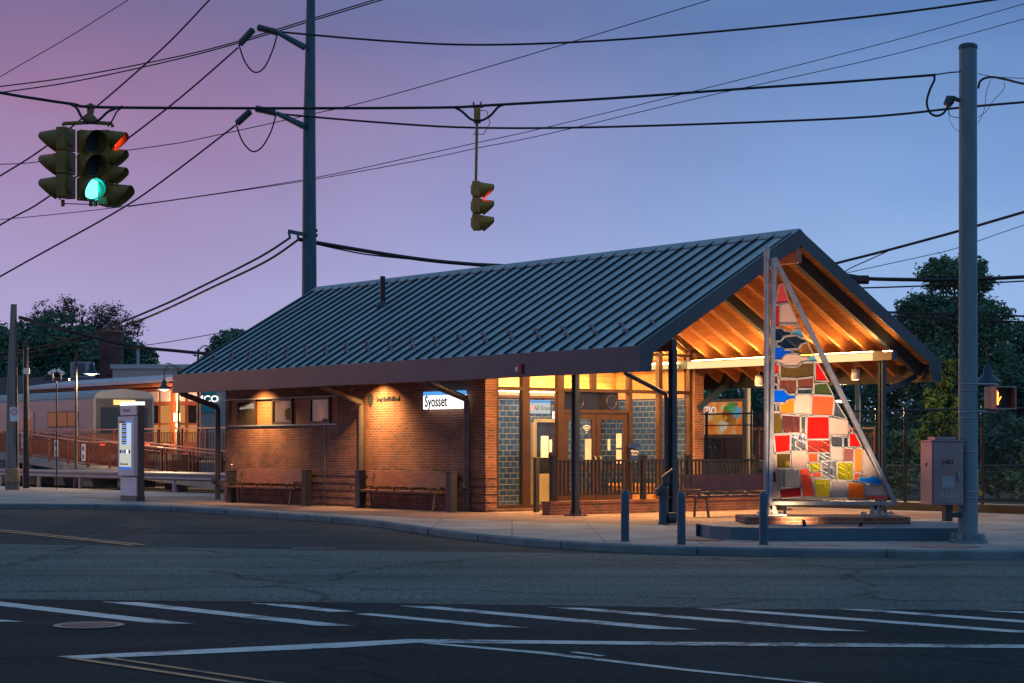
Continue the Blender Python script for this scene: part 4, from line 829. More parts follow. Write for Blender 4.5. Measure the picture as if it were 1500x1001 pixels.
B_('c_olive', (90, 520), (179, 517), (178, 608), (96, 610)); B_('beige', (57, 524), (84, 522), (92, 622), (57, 624)); B_('c_yellow', (288, 577), (360, 575), (360, 630), (303, 634)); B_('c_plain', (365, 565), (460, 565), (460, 680), (430, 678), (372, 652)); B_('c_yellow', (465, 570), (562, 575), (562, 685), (462, 680))
B_('c_rose', (230, 612), (286, 608), (302, 640), (314, 700), (328, 782), (252, 785), (243, 715)); B_('coral', (306, 637), (362, 631), (370, 666), (314, 664)); B_('c_plain', (95, 615), (226, 613), (240, 718), (105, 726)); B_('darkred', (60, 628), (90, 628), (93, 696), (60, 694)); B_('beige', (60, 700), (95, 702), (112, 792), (60, 795))
B_('darkred', (108, 738), (240, 724), (246, 784), (116, 794)); B_('c_yellow', (318, 674), (422, 678), (422, 784), (333, 786)); B_('white', (427, 684), (523, 690), (522, 786), (427, 786)); B_('orange', (528, 692), (628, 708), (633, 796), (530, 796)); B_('coral', (566, 638), (618, 638), (592, 662), (584, 685), (566, 687))
B_('lightblue', (586, 682), (608, 664), (650, 665), (680, 656), (714, 662), (742, 702), (702, 712), (666, 702), (610, 694)); B_('white', (630, 712), (678, 718), (745, 712), (772, 776), (640, 772)); B_('coral', (634, 776), (762, 780), (764, 800), (636, 798)); B_('darkred', (768, 784), (786, 784), (800, 804), (768, 802))
cm = MB()
for col, pl in PC:
    cx = sum(p[0] for p in pl)/len(pl); cy = sum(p[1] for p in pl)/len(pl)
    w = [q2(*p) for p in pl]
    b = MB(); dy = .0; b.prismy([(p[0], p[2]) for p in w], -.008, .008)
    b.build('glass_piece', clear[col[2:]] if col.startswith('c_') else fros[col], sc_)
    for i in range(len(w)):
        p, q = Vector(w[i]), Vector(w[(i+1) % len(w)])
        if (q-p).length < .005: continue
        cm.bar(p, q, .05, .02, (1, 0, .013))
def cbar(p, q): return None
m_ = MB()
for col, pl in PC:
    w = [Vector(q2(*p)) for p in pl]
    for i in range(len(w)):
        p, q = w[i], w[(i+1) % len(w)]; dd = q-p
        if dd.length < .005: continue
        dd.normalize(); n = Vector((-dd.z, 0, dd.x))*.008; p = p-dd*.008; q = q+dd*.008
        vs = [p+n, q+n, q-n, p-n]; vs = [v+Vector((0, -.02, 0)) for v in vs]+[v+Vector((0, .02, 0)) for v in vs]
        m_.add(vs, [(0, 1, 2, 3), (7, 6, 5, 4), (0, 4, 5, 1), (1, 5, 6, 2), (2, 6, 7, 3), (3, 7, 4, 0)])
m_.build('lead_came', noisy('came', (.30, .27, .25), (.40, .37, .34), 8, .5, .3), sc_)
# two ground spotlights washing the glass and the brick
for i, (x, e, col) in enumerate(((1165, 1150, (1, .66, .42)), (1262, 620, (1, .70, .46)))):
    x += 14*(i == 0); gx = (x-750)/F*34.2; L0 = Vector((gx, 34.3, .28))
    t = thing('ground_spotlight', ('small black ground spotlight in front of the plinth, under the sail\'s middle', 'small black ground spotlight in front of the plinth, toward its right end')[i], 'spotlight', (gx, 34.3, .22), 0, 'ground spotlights at the artwork')
    b = MB(); b.lathe([(.001, 0), (.05, 0), (.05, .015), (.015, .03), (.015, .05)], n=12); b.build('stake', M['black'], t)
    b = MB(); b.tube([(0, -.04, .04), (0, .05, .09)], .035, 10); b.build('lamp_head', M['black'], t)
    l = bpy.data.lights.new('spotlight_beam', 'SPOT'); l.energy = e; l.color = col; l.spot_size = radians(84); l.spot_blend = .9; l.shadow_soft_size = .05
    o = bpy.data.objects.new('spotlight_beam', l); COL.objects.link(o); o.location = (gx, 34.38, .33)
    o.rotation_euler = (Vector((gx+(-.35 if i == 0 else -.2), YS, 4.6 if i == 0 else 2.8))-Vector(o.location)).to_track_quat('-Z', 'Y').to_euler()
l = bpy.data.lights.new('plinth_beam', 'SPOT'); l.energy = 70; l.color = (1, .62, .3); l.spot_size = radians(110); l.spot_blend = 1; l.shadow_soft_size = .04  # extra spot added without a fixture to light the plinth face
o = bpy.data.objects.new('plinth_beam', l); COL.objects.link(o); o.location = ((1166-750)/F*35, 34.95, .5); o.rotation_euler = (Vector(((1166-750)/F*35.3, 35.35, .26))-Vector(o.location)).to_track_quat('-Z', 'Y').to_euler()
# ================================================================ big traffic pole, cabinet, pedestrian signal
g = G(1418, 795, 0); PX, PY = g.x, g.y
tp = thing('traffic_pole', 'thick round blue-grey steel pole standing at the kerb on the right', 'traffic pole', (PX, PY, 0))
zt = P(0, 70, PY).z; r0 = 14.3/F*PY; r1 = 12.8/F*PY
b = MB(); b.tube([(0, 0, .02), (0, 0, zt*.62), (0, 0, zt*.62+.01), (0, 0, zt)], [r0, r0*.93, r0*.93, r1], 28); b.build('shaft', M['concrete_pole'], tp)
b = MB(); b.lathe([(r1+.012, 0), (r1+.012, .05), (r1*.8, .085), (.001, .09)], (0, 0, zt-.02), 28); b.build('cap', M['steel'], tp)
b = MB(); b.lathe([(.32, .0), (.32, .05), (r0, .06)], n=24, smooth=False)
for k in range(4):
    a = pi/4+k*pi/2; b.lathe([(.06, .05), (.06, .13), (.03, .16), (.001, .16)], (.27*cos(a), .27*sin(a), 0), 8)
b.build('base_flange', M['concrete_pole'], tp)
for y in (563, 572, 604, 613, 662, 720, 729):
    z = P(0, y, PY).z; rr = r0+(r1-r0)*z/zt; b = MB(); b.lathe([(rr+.001, -.01), (rr+.008, -.01), (rr+.008, .01), (rr+.001, .01)], (0, 0, z), 28); b.build('steel_band', M['galv'], tp)
z = P(0, 148, PY).z
b = MB(); b.tube([(-.14, 0, z), (-.25, 0, z+.05), (-.3, 0, z+.03), (-.36, 0, z-.08)], [.035, .04, .09, .07], 10); b.build('weatherhead', M['steel'], tp)
b = MB(); b.tube([(.17, .05, .88), (.17, .05, 1.25)], .02, 8); b.tube([(.2, .04, .84), (.2, -.02, .84)], .05, 8); b.build('push_button', noisy('yellow', (.55, .36, .03), (.6, .4, .04)), tp)
# cabinet
cx0 = (1346-750)/F*(PY-.1); cab = thing('control_cabinet', 'reddish-grey metal control cabinet numbered 2483 fixed to the left of the big pole', 'control cabinet', (PX-.47, PY-.12, P(0, 740, PY-.3).z), radians(9))
H = P(0, 645, PY-.3).z-P(0, 740, PY-.3).z
b = MB(); b.box(-.29, .27, -.28, .24, 0, H-.03); b.build('housing', M['cabinet'], cab, .008)
b = MB(); b.box(-.30, .28, -.3, .25, H-.03, H); b.box(-.2, .18, -.2, .15, H, H+.055); b.build('lid', M['cabinet'], cab, .008)
b = MB(); b.box(-.265, .25, -.297, -.281, .03, H-.06); d = b.build('door', M['cabinet'], cab, .004)
text('number', '2483', .115, M['ink'], d, TM(-.02, -.3005, H*.66), .001, .95, font_bold=True)
text('number', '2483', .09, M['ink'], cab, TM(-.2925, -.03, H*.62, '-x'), .001, .6)
b = MB()
for i in range(4):
    for j in range(6): b.box(-.155+i*.09, -.09+i*.09, -.301, -.297, .12+j*.02, .131+j*.02)
b.build('louvres', M['ridge'], d)
b = MB(); b.tube([(.16, -.297, .42), (.16, -.33, .42), (.16, -.335, .54), (.16, -.3, .54)], .012, 6); b.lathe([(.02, 0), (.001, .01)], (.1, -.3, .55), 8); b.build('handle', M['galv'], d)
b = MB(); b.box(-.12, .1, -.3, -.2975, .3, .48); b.build('data_plate', M['ridge'], d)
b = MB(); b.box(.02, .15, -.1, .06, -.28, 0); b.box(.15, .42, -.04, .02, -.22, -.13); b.build('conduit', M['darkpost'], cab)
# pedestrian signal
g = P(1466, 583, PY+.15); ps = thing('pedestrian_signal', 'pedestrian signal box with a lit orange raised hand on the right of the big pole', 'pedestrian signal', g, radians(20))
b = MB(); hw, hh = .205, .195
b.box(-hw, hw, .0, .2, -hh, hh); b.build('housing', noisy('pedgrey', (.25, .23, .21), (.3, .28, .26), 3, .4, .3), ps, .02)
b = MB(); t_ = .02; b.box(-hw, -hw+t_, -.16, 0, -hh, hh); b.box(hw-t_, hw, -.16, 0, -hh, hh); b.box(-hw+t_, hw-t_, -.16, 0, hh-t_, hh); b.box(-hw+t_, hw-t_, -.16, 0, -hh, -hh+t_); b.build('visor', M['cabinet'], ps)
b = MB(); b.box(-hw+t_, hw-t_, -.01, -.001, -hh+t_, hh-t_); b.build('lens', M['ink'], ps)
hp = MB()   # raised hand symbol
for i, (x, h0, h1) in enumerate(((-.150, .0, .11), (-.125, .0, .14), (-.10, .0, .13), (-.075, .0, .1))): hp.box(x, x+.017, -.02, -.011, h0, h1)
hp.box(-.150, -.058, -.021, -.0112, -.12, .0); hp.bar((-.06, -.016, -.06), (-.01, -.016, .02), .009, .024, (0, 1, 0)); hp.build('hand_symbol', M['hand'], ps)
b = MB(); z1_ = .235; b.tube([(-.42, .2, z1_), (-.08, .1, z1_), (.0, .1, z1_-.01), (.02, .1, hh)], .022, 8); b.tube([(-.42, .2, -.23), (.0, .1, -.235), (.02, .1, -.19)], .024, 8); b.build('mounting_arm', M['galv'], ps)
# ================================================================ street lamps
def lampmesh(t, H, side=1, lit=True, r=.06, post=True, mat=None, reach=.62):
    mt = mat or M['black']; zc = H
    if post:
        b = MB(); b.tube([(0, 0, 0), (0, 0, .5), (0, 0, .52), (0, 0, H+.35)], [r*1.6, r*1.5, r, r*.8], 10); b.lathe([(.07, 0), (.08, .03), (.03, .07), (.045, .12), (.001, .26)], (0, 0, H+.33), 10); b.build('post', mt, t)
    b = MB(); b.tube([(0, 0, H-.2)]+[(side*(reach/2-reach/2*cos(a)), 0, H+.25+.42*sin(a)) for a in [k*pi/8 for k in range(9)]]+[(side*reach, 0, H+.05)], .025, 6)
    b.tube([(side*.05, 0, H+.1), (side*reach*.5, 0, H+.45)], .012, 5); b.build('gooseneck', mt, t)
    c = (side*reach, 0, H-.42)
    b = MB(); b.lathe([(.34, 0), (.3, .035), (.17, .16), (.12, .2), (.11, .34), (.06, .4), (.03, .48), (.001, .5)], c, 18); b.build('bell_shade', noisy('shade', (.012, .03, .06), (.02, .045, .08), 3, .35, .4) if 'shade' not in bpy.data.materials else bpy.data.materials['shade'], t)
    b = MB(); b.lathe([(.26, .03), (.12, .06), (.001, .07)] if not lit else [(.001, -.07), (.14, -.03), (.24, .015), (.25, .03)], c, 14)
    b.build('globe', M['warmlamp'] if lit else M['white'], t)
def lamp(px, py_shade, Y, side, label, lit=True, e=0, **k):
    shade = P(px, py_shade, Y); reach = .62
    t = thing('street_lamp', label, 'street lamp', (shade.x-side*reach, Y, 0), 0, 'gooseneck street lamps')
    lampmesh(t, shade.z+.42, side, lit, **k)
    if e:
        l = bpy.data.lights.new('lamp_glow', 'POINT'); l.energy = e; l.color = (1, .6, .28); l.shadow_soft_size = .15; o = bpy.data.objects.new('lamp_glow', l); COL.objects.link(o); o.location = (shade.x, Y, shade.z-.2)
lamp(134, 548, 78, 1, 'black gooseneck street lamp, lit, in front of the train left of centre', True, 800)
lamp(240.5, 571, 84, -1, 'black gooseneck lamp, lit, facing left beside the red-brown platform hut', True, 700)
lamp(1447, 560, 48, 1, 'bell-shaped lamp on a hooked arm just right of the big traffic pole', False)
lamp(1231, 587, 60, -1, 'bell-shaped lamp glimpsed between the sail\'s slanted edge and the porch post', True, 800)
lamp(312, 545, 80, 1, 'black gooseneck lamp rising just behind the left end of the roof', False)
# ================================================================ traffic signals
def visor(mb, c, r, ln, cut=.55, n=18):
    """tunnel visor opening to -y, long at the top, cut away below"""
    vs = []; fs = []
    for k in range(n+1):
        a = -pi*.40+k*(pi*1.8)/n
        l = ln*min(1, .12+.62*(1+sin(a)))
        for rr in (r, r-.006):
            vs.append((c[0]+rr*cos(a), c[1], c[2]+rr*sin(a))); vs.append((c[0]+rr*cos(a), c[1]-l, c[2]+rr*sin(a)-.03))
    for k in range(n):
        o = 4*k; fs += [(o, o+4, o+5, o+1), (o+2, o+3, o+7, o+6), (o+1, o+5, o+7, o+3)]
    mb.add(vs, fs, True)
def head(name, parent, loc, rz, secs, lit=None, colors=None, dp=.16, mt=None):
    mt = mt or M['olive']
    """secs: list of (height, lens radius) from the top down; faces -y"""
    root = MB(); z = 0; R = Matrix.Translation(loc) @ Matrix.Rotation(rz, 4, 'Z')
    hs = bpy.data.objects.new
    for (h, r) in secs:
        w = h*.48
        root.box(-w, w, 0, dp, z-h+.01, z-.005); root.lathe([(r+.03, 0), (r+.03, -.02), (r+.02, -.03)], (0, 0, 0), 3) if False else None
        root.tube([(0, 0, z-h/2), (0, -.025, z-h/2)], r+.022, 16); root.tube([(0, dp, z-h/2), (0, dp+.025, z-h/2)], [w*.8, w*.6], 12)
        z -= h
    o = root.build(name, mt, parent, .012); o.matrix_local = R
    z = 0
    for i, (h, r) in enumerate(secs):
        v = MB(); visor(v, (0, -.02, z-h/2), r+.018, r*2.0); v.build('visor', mt, o)
        l = MB(); l.tube([(0, -.026, z-h/2), (0, -.032, z-h/2)], r, 18); l.build('lens', colors[i] if lit == i else M['ink'], o)
        if lit == i:
            li = bpy.data.lights.new('lens_light', 'POINT'); li.energy = 2.5 if colors[i] is M['red'] else 7; li.color = (1, .04, .01) if colors[i] is M['red'] else (0, .6, 1); li.shadow_soft_size = .04
            lo = bpy.data.objects.new('lens_light', li); COL.objects.link(lo); lo.parent = o; lo.location = (0, -.07, z-h/2)
        z -= h
    return o
YT = 27.5
g = P(131, 180, YT); ts = thing('traffic_signal', 'cluster of three back-to-back traffic signal heads hanging on the left, its middle face showing green', 'traffic signal', (g.x, YT, g.z))
k_ = YT/F; ts.scale = (.93, .93, .95)
M['olive_lit'] = noisy('olive_lit', (.30, .16, .02), (.40, .22, .03), 6, .5)  # yellower copy of the signal paint, light on the middle head painted in
S12 = [(.355, .15)]*3; S8 = [(.245, .10)]
b = MB(); b.tube([(-.43, .08, -.03), (-.41, .08, .0), (0, .08, .02), (.32, .08, .0), (.34, .08, -.05)], .03, 8); b.tube([(0, .08, .0), (0, .08, .30)], [.05, .035], 8); b.lathe([(.09, -.06), (.1, 0), (.05, .05)], (0, .08, .08), 10); b.box(-.05, .05, .06, .1, .16, .26); b.box(-.07, .07, .05, .11, .24, .28); b.build('hanger', M['olive'], ts)
head('signal_head', ts, (0.01, .05, -.1), radians(32), S12, 2, [None, None, M['green']])
head('signal_head', ts, (-.46, .12, -.06), radians(-105), [(.355, .15)]*3, 0, [M['red'], None, None])
head('signal_head', ts, (.31, .16, -.09), radians(78), [(.265, .11), (.265, .11), (.265, .11), (.355, .15)], 0, [M['red'], None, None, None])
b = MB()
for x in (-.43, -.0, .07, .33): b.tube([(x, .1, -1.14), (x, .1, -1.24)], .03, 8)
b.tube([(-.43, .1, -1.2), (.33, .1, -1.22)], .008, 5); b.build('tie_bar', M['olive'], ts)
YT2 = 30; g = P(699, 158, YT2); t2 = thing('traffic_signal', 'single traffic signal head on a long drop pipe hanging over the middle of the scene', 'traffic signal', (g.x, YT2, g.z))
dz = (158-266)*YT2/F
b = MB(); b.tube([(0, 0, .0), (-.02, 0, dz)], .022, 8); b.box(-.05, .05, -.04, .05, -.2, .0); b.lathe([(.06, -.24), (.05, -.2), (.02, -.19)], n=8); b.box(-.1, .1, -.03, .03, .0, .03); b.box(-.07, -.04, -.02, .02, .03, .09); b.box(.04, .07, -.02, .02, .03, .09); b.tube([(.05, -.05, -.05), (.15, -.05, -.06), (.2, -.05, -.25), (.1, -.05, -.42), (-.06, -.05, -.42), (0, -.05, -.35)], .007, 5); b.build('drop_pipe', M['olive_lit'], t2)
head('signal_head', t2, (.05, 0, dz), radians(86), [(.255, .095)]*3, 0, [M['red'], None, None], .12, M['olive_lit'])
# ================================================================ overhead wires
def wire(label, pts, Y, r, ext=True, cat='overhead wire', name='overhead_wire', group='overhead wires', n=5):
    """pts in photograph pixels; Y = depth at the first and last point"""
    y0, y1 = Y if isinstance(Y, tuple) else (Y, Y)
    m = len(pts); x0, x1 = pts[0][0], pts[-1][0]
    ps_ = []
    for i, (x, y) in enumerate(pts):
        f = (x-x0)/(x1-x0) if x1 != x0 else i/(m-1)
        ps_.append(tuple(P(x, y, y0+(y1-y0)*f)))
    ps_ = smooth(ps_, 5) if m > 2 else ps_
    b = MB(); o0 = Vector(ps_[0]); b.tube([Vector(p)-o0 for p in ps_], r, n); o = b.build(name, M['wire'], loc=o0); tag(o, label, cat, group); return o
wire('thick black span cable carrying both traffic signals from the left edge to the big pole', [(-160, 104), (0, 136), (60, 146), (108, 153), (150, 157.5), (400, 159), (640, 158), (700, 155.5), (735, 153.5), (900, 144), (1100, 129.5), (1240, 120), (1370, 110)], (26.5, 32), .022)
wire('thin messenger wire at the end of the signal span cable, tied to the big pole', [(1368, 110), (1392, 106.5), (1408, 105.5)], (31.9, 32.1), .012)
wire('sagging cable loop left of the cluster signal\'s hanger', [(100, 151.5), (112, 158), (120, 172), (131, 180), (145, 176), (160, 163), (180, 156.5)], 27.4, .02)
wire('short cable loop right of the cluster signal\'s hanger', [(158, 186), (165, 176), (172, 163), (182, 157)], 27.4, .012)
wire('sagging cable loop around the middle signal\'s drop pipe', [(664, 157), (676, 163), (690, 175), (704, 177), (718, 170), (730, 157), (740, 153)], 29.9, .02)
wire('S-shaped cable hanging left of the top of the big pole', [(1366, 110), (1369, 116), (1362, 132), (1357.5, 150), (1362, 165), (1372, 170), (1382, 166), (1389, 155)], 31.9, .02)
wire('thin looping wires at the weatherhead of the big pole', [(1389, 156), (1391, 168), (1398, 172), (1408, 173)], 31.95, .006)
wire('thin longer loop of wire below the weatherhead', [(1389, 160), (1391, 175), (1398, 188), (1408, 194)], 31.95, .004)
wire('taut wire from the upper insulator down to the left edge, crossing behind the cluster signal', [(-200, 452), (0, 330), (72, 288), (240, 163), (349, 70)], (74, 73), .035)
wire('taut wire from the lower insulator down to the left edge below the cluster signal', [(-200, 522), (0, 405.5), (168, 312), (240, 264), (345, 184)], (74, 73), .035)
wire('long diagonal wire from the top edge down past the cluster signal to the left edge', [(-200, 372), (0, 258), (70, 213), (120, 174), (184, 120), (250, 60), (307, 0), (340, -34)], (60, 60), .028)
wire('thin diagonal wire in the top left corner of the sky', [(-100, 176), (0, 113), (100, 55), (188, 0), (240, -32)], 60, .014)
wire('upper of two close wires rising from the left edge to the upper crossarm and beyond', [(-100, 138), (0, 127), (123, 110), (300, 74), (449, 30), (549, 0), (640, -28)], 80, .028)
wire('lower of two close wires rising from the left edge to the upper crossarm and beyond', [(-100, 150), (0, 136), (123, 117), (300, 77), (463, 29), (560, 0), (650, -27)], 80, .028)
wire('thin wire curving from the left edge behind both signals up to the top centre edge', [(-100, 245), (0, 241), (60, 237), (240, 213), (300, 202), (446, 170), (560, 143), (760, 85), (1040, 0), (1120, -26)], 90, .022)
wire('upper of the two thin parallel wires sweeping from left edge to top right corner', [(-100, 330), (0, 322), (188, 302), (442, 264), (620, 226.7), (700, 209), (800, 187), (1040, 128), (1300, 62), (1500, 6), (1600, -22)], 85, .018)
wire('lower of the two thin parallel wires sweeping from left edge to right edge', [(188, 303), (442, 266), (620, 234), (700, 217), (800, 197), (1040, 140), (1300, 82), (1500, 28), (1600, 2)], 85, .018)
wire('wire from the upper crossarm sagging right and rising to the top edge', [(409, 47), (560, 60), (700, 66), (880, 60), (1100, 42), (1300, 21), (1455, 0), (1560, -16)], (73, 60), .04)
wire('wire from the lower crossarm sagging right behind the big pole to the right edge', [(407, 167), (560, 180), (700, 187.5), (900, 186), (1240, 173.5), (1407, 158), (1500, 150), (1600, 142)], (73, 60), .04)
wire('upper service cable falling left from the tall pole\'s low bracket', [(424, 349), (380, 377), (295, 420), (234, 449), (144, 485), (60, 508), (0, 518), (-100, 532)], (73, 90), .045)
wire('lower service cable falling left from the tall pole\'s low bracket', [(436, 352), (390, 383), (313, 420), (216, 465), (122, 497), (50, 515), (0, 523), (-100, 538)], (73, 90), .045)
wire('faint thin wire running above the beige shop building', [(330, 486.5), (223, 504.6), (130, 513), (36, 524), (0, 528), (-60, 533)], 95, .02)
wire('dark twin cable falling from the wooden pole toward the station roof', [(28, 465), (60, 474), (126, 492), (198, 508), (255, 514), (300, 518), (360, 521)], (75, 82), .07)
wire('thin blue-grey drop wire sagging below the twin cable', [(33, 468), (55, 483), (75, 493), (100, 496), (140, 501), (170, 511), (250, 514)], (75, 80), .018)
wire('heavy bundled cable from the tall pole\'s low bracket down behind the roof ridge', [(436, 350), (453, 354), (560, 372), (640, 383), (735, 391), (850, 402)], (73, 80), .08)
wire('thin wire just under the heavy bundled cable left of the ridge', [(446, 354), (500, 366), (545, 374), (640, 383), (740, 388)], (73, 80), .03)
wire('thick cable rising from behind the right roof slope to the right edge', [(1200, 393), (1225, 386), (1300, 367), (1407, 338), (1500, 311), (1600, 282)], (70, 60), .05)
wire('short thin wire peeling off the thick cable above the right roof slope', [(1236, 399), (1250, 391), (1275, 380), (1305, 366)], 69, .02)
wire('thin straight wire rising above the large tree at right', [(1240, 400), (1360, 374), (1407, 362), (1500, 330), (1600, 300)], 80, .016)
wire('thick double cable crossing level in front of the large tree', [(1225, 402), (1250, 405), (1280, 409), (1400, 410), (1500, 406), (1600, 402)], 72, .075)
wire('thinner wire crossing just below the thick double cable', [(1262, 422), (1300, 421), (1407, 417), (1500, 412), (1600, 407)], 72, .03)
wire('upper of two dark cables crossing the tree\'s middle', [(1290, 457), (1400, 461), (1500, 463.5), (1600, 466)], 72, .04)
wire('lower of two dark cables crossing the tree\'s middle', [(1300, 463), (1400, 469), (1500, 472), (1600, 476)], 72, .04)
wire('black cable leaving the top of the big pole to the right edge', [(1433, 130), (1437, 118), (1452, 113), (1475, 117), (1500, 123), (1600, 142)], (32.1, 30), .02)
wire('thin wire tied beside the black cable at the right of the big pole', [(1433, 108), (1441, 110), (1460, 113), (1500, 115), (1600, 119)], (32.1, 30), .006)
wire('thin hanging loop of wire right of the big pole', [(1471, 121), (1470, 131), (1455, 148), (1445, 163), (1433, 172)], 32, .005)
wire('second thin hanging loop of wire right of the big pole', [(1451, 117), (1445, 135), (1442, 160), (1433, 181)], 32, .005)
b = MB(); p0 = P(1258, 410, 72); b.tube([(-.32, 0, 0), (.36, 0, .0)], .17, 10); tag(b.build('splice_case', M['wire'], loc=p0), 'fat black splice case on the double cable beside the roof slope', 'splice case')
# ================================================================ tall utility pole with crossarms
YU = 73; gx = (453-750)/F*YU
up = thing('utility_pole', 'very tall tapering dark steel utility pole behind the left part of the roof', 'utility pole', (gx, YU, 0))
zs = lambda y: P(0, y, YU).z
b = MB(); b.tube([(0, 0, 0), (0, 0, zs(430)), (0, 0, zs(200)), (.06, 0, zs(0)), (.1, 0, zs(-120))], [.32, .285, .24, .165, .13], 12); b.build('shaft', M['steelpole'], up)
b = MB()
for y in (67, 73, 186, 192, 338, 345):
    rr = .3-.00055*(430-y); b.lathe([(rr, -.04), (rr, .04)], (0, 0, zs(y)), 12); b.box(rr*.8, rr+.06, -.08, .08, zs(y)-.05, zs(y)+.05)
b.build('clamp_band', M['black'], up)
def q3(x, y): p = P(x, y, YU-.3); return Vector((p.x-gx, -.3, p.z))
for (a, c, d, e, f) in (((447, 70), (407, 48), (376, 40), (372, 42), (350, 66)), ((447, 186), (405, 166), (373, 159), (368, 162), (346, 182))):
    b = MB(); b.tube([q3(*a), q3(*c)], [.13, .09], 8); arm = b.build('davit_arm', M['steelpole'], up)
    for p, q in ((c, d), (e, f)):
        p, q = q3(*p), q3(*q); L = (q-p).length; b = MB(); b.tube([p, p+(q-p)*.04]+[p+(q-p)*(.05+.9*i/18) for i in range(19)]+[q], [.03, .03]+[.15 if i % 2 else .105 for i in range(19)]+[.03], 10); b.build('insulator', noisy('insul', (.02, .035, .05), (.03, .05, .07), 3, .4) if 'insul' not in bpy.data.materials else bpy.data.materials['insul'], arm)
    cx = (c[0]+f[0])/2; b = MB(); pts = [q3(*c), q3(c[0]-8, c[1]+27), q3(cx+8, f[1]+34), q3(cx-6, f[1]+40), q3(f[0]+9, f[1]+25), q3(*f)]; b.tube([Vector(v) for v in smooth([tuple(v) for v in pts], 5)], .03, 5); b.build('jumper_loop', M['wire'], arm)
b = MB(); b.bar(q3(447, 344), q3(422, 339), .12, .14); b.tube([q3(423, 340), q3(425, 350)], .05, 6); b.tube([q3(436, 342), q3(437, 352)], .05, 6); b.build('low_bracket', M['steelpole'], up)
# wooden pole and plain dark post at far left
gx = (18-750)/F*75; wp = thing('wooden_pole', 'weathered grey wooden pole at the far left edge', 'wooden pole', (gx, 75, 0))
b = MB(); b.tube([(0, 0, -.1), (.0, 0, P(0, 560, 75).z), (.06, 0, P(0, 446, 75).z)], [.29, .2, .12], 12); b.build('shaft', M['woodpole'], wp)
b = MB()
for i in range(3): b.tube([(.13, -.1, 6.6-.15*i), (.22, -.1, 6.5-.1*i), (.2, -.15, 4.5), (.22, -.15, .6)], .025, 5)
b.build('riser_cable', M['wire'], wp)
b = MB(); b.lathe([(.3, 0), (.3, .5), (.25, .55)], (.03, -.1, .3), 12); b.build('lower_sleeve', noisy('sleeve', (.28, .16, .08), (.34, .2, .1), 4, .7), wp)
gx = (38-750)/F*78; t = thing('lamp_post', 'plain black lamp post with a small white box, second pole from the left edge', 'lamp post', (gx, 78, 0))
b = MB(); b.tube([(0, 0, 0), (0, 0, P(0, 510, 78).z)], [.13, .1], 10); b.lathe([(.1, 0), (.14, .08), (.06, .16), (.07, .25), (.001, .6)], (0, 0, P(0, 512, 78).z), 10); b.build('post', M['black'], t)
z = P(0, 544, 78).z; b = MB(); b.box(-.06, .18, -.2, -.1, z-.12, z+.12); b.build('white_box', M['white'], t)
# ================================================================ kiosk
g = G(200, 734.5, 0)
loc = Vector((g.x, g.y, 0)); kz = lambda y: HC+(HZ-y)*g.y/F
kk = thing('information_kiosk', 'tall pale departure-board kiosk standing on the pavement left of the station', 'information kiosk', loc, TH)
kl = 1.06
b = MB(); b.box(.0, .28, 0, kl, .0, .16); b.build('base', noisy('kbase', (.05, .08, .09), (.07, .1, .11), 3, .5), kk)
b = MB(); b.box(.04, .27, .01, kl-.01, .16, kz(590)); b.build('core', noisy('kcore', (.10, .085, .09), (.13, .11, .11), 3, .5), kk)
kw = noisy('kwhite', (.60, .58, .62), (.68, .66, .70), 1.5, .3)
b = MB(); b.box(.0, .0399, .02, kl-.0, .16, kz(699)); b.build('lower_panel', kw, kk, .006)
b = MB(); b.box(-.09, .0399, -.01, kl, kz(697.5), kz(610)); sc2 = b.build('screen_housing', kw, kk, .015)
b = MB(); b.box(-.0, .0399, .02, kl, kz(608), kz(594)); hd = b.build('header_panel', kw, kk, .006)
b = MB(); b.box(-.01, .28, -.0, kl+.01, kz(593.5), kz(588.5)); b.build('light_band', emit('kband', (.85, .92, 1), 1.7), kk)
ms = M['signwhite']; mb_ = emit('screenblue', (.03, .16, .75), 1.0); ye = emit('screencream', (.8, .8, .7), .7)
y0, y1 = .17, kl-.12; z0, z1 = kz(687.5), kz(617)
b = MB(); b.box(-.095, -.0901, y0, y1, z0, z1); s_ = b.build('screen', ye, sc2)
def scr(ya, yb, za, zb, m, d=0, nm='screen_row'):     # fractions from the screen's top left as seen
    b = MB(); b.box(-.0975-d, -.0951-d, y1-(y1-y0)*yb, y1-(y1-y0)*ya, z1-(z1-z0)*zb, z1-(z1-z0)*za); b.build(nm, m, s_)
scr(0, .5, .0, .035, M['ink']); scr(.5, 1, 0, .035, mb_)
for i in range(10):
    za = .045+i*.045; scr(.2, .62, za, za+.034, mb_ if i % 2 else M['ink']); scr(.62, .96, za, za+.034, emit('srow%d' % i, (.45, .62, 1), 1.0))
for i in range(5): scr(.03+i*.19, .17+i*.19, .6, .67, (M['ink'], mb_, M['ink'], M['signwhite'], M['ink'])[i], 0, 'screen_icon')
scr(0, 1, .955, 1, mb_); scr(.1, .17, .86, .92, M['ink'], 0, 'screen_icon'); scr(.2, .75, .885, .91, M['ink'])
text('kiosk_lettering', 'Syosset', .17, noisy('kred', (.55, .06, .05), (.6, .08, .06)), hd, TM(-.0035, kl-.4, kz(600.5), '-x'), .002, .9)
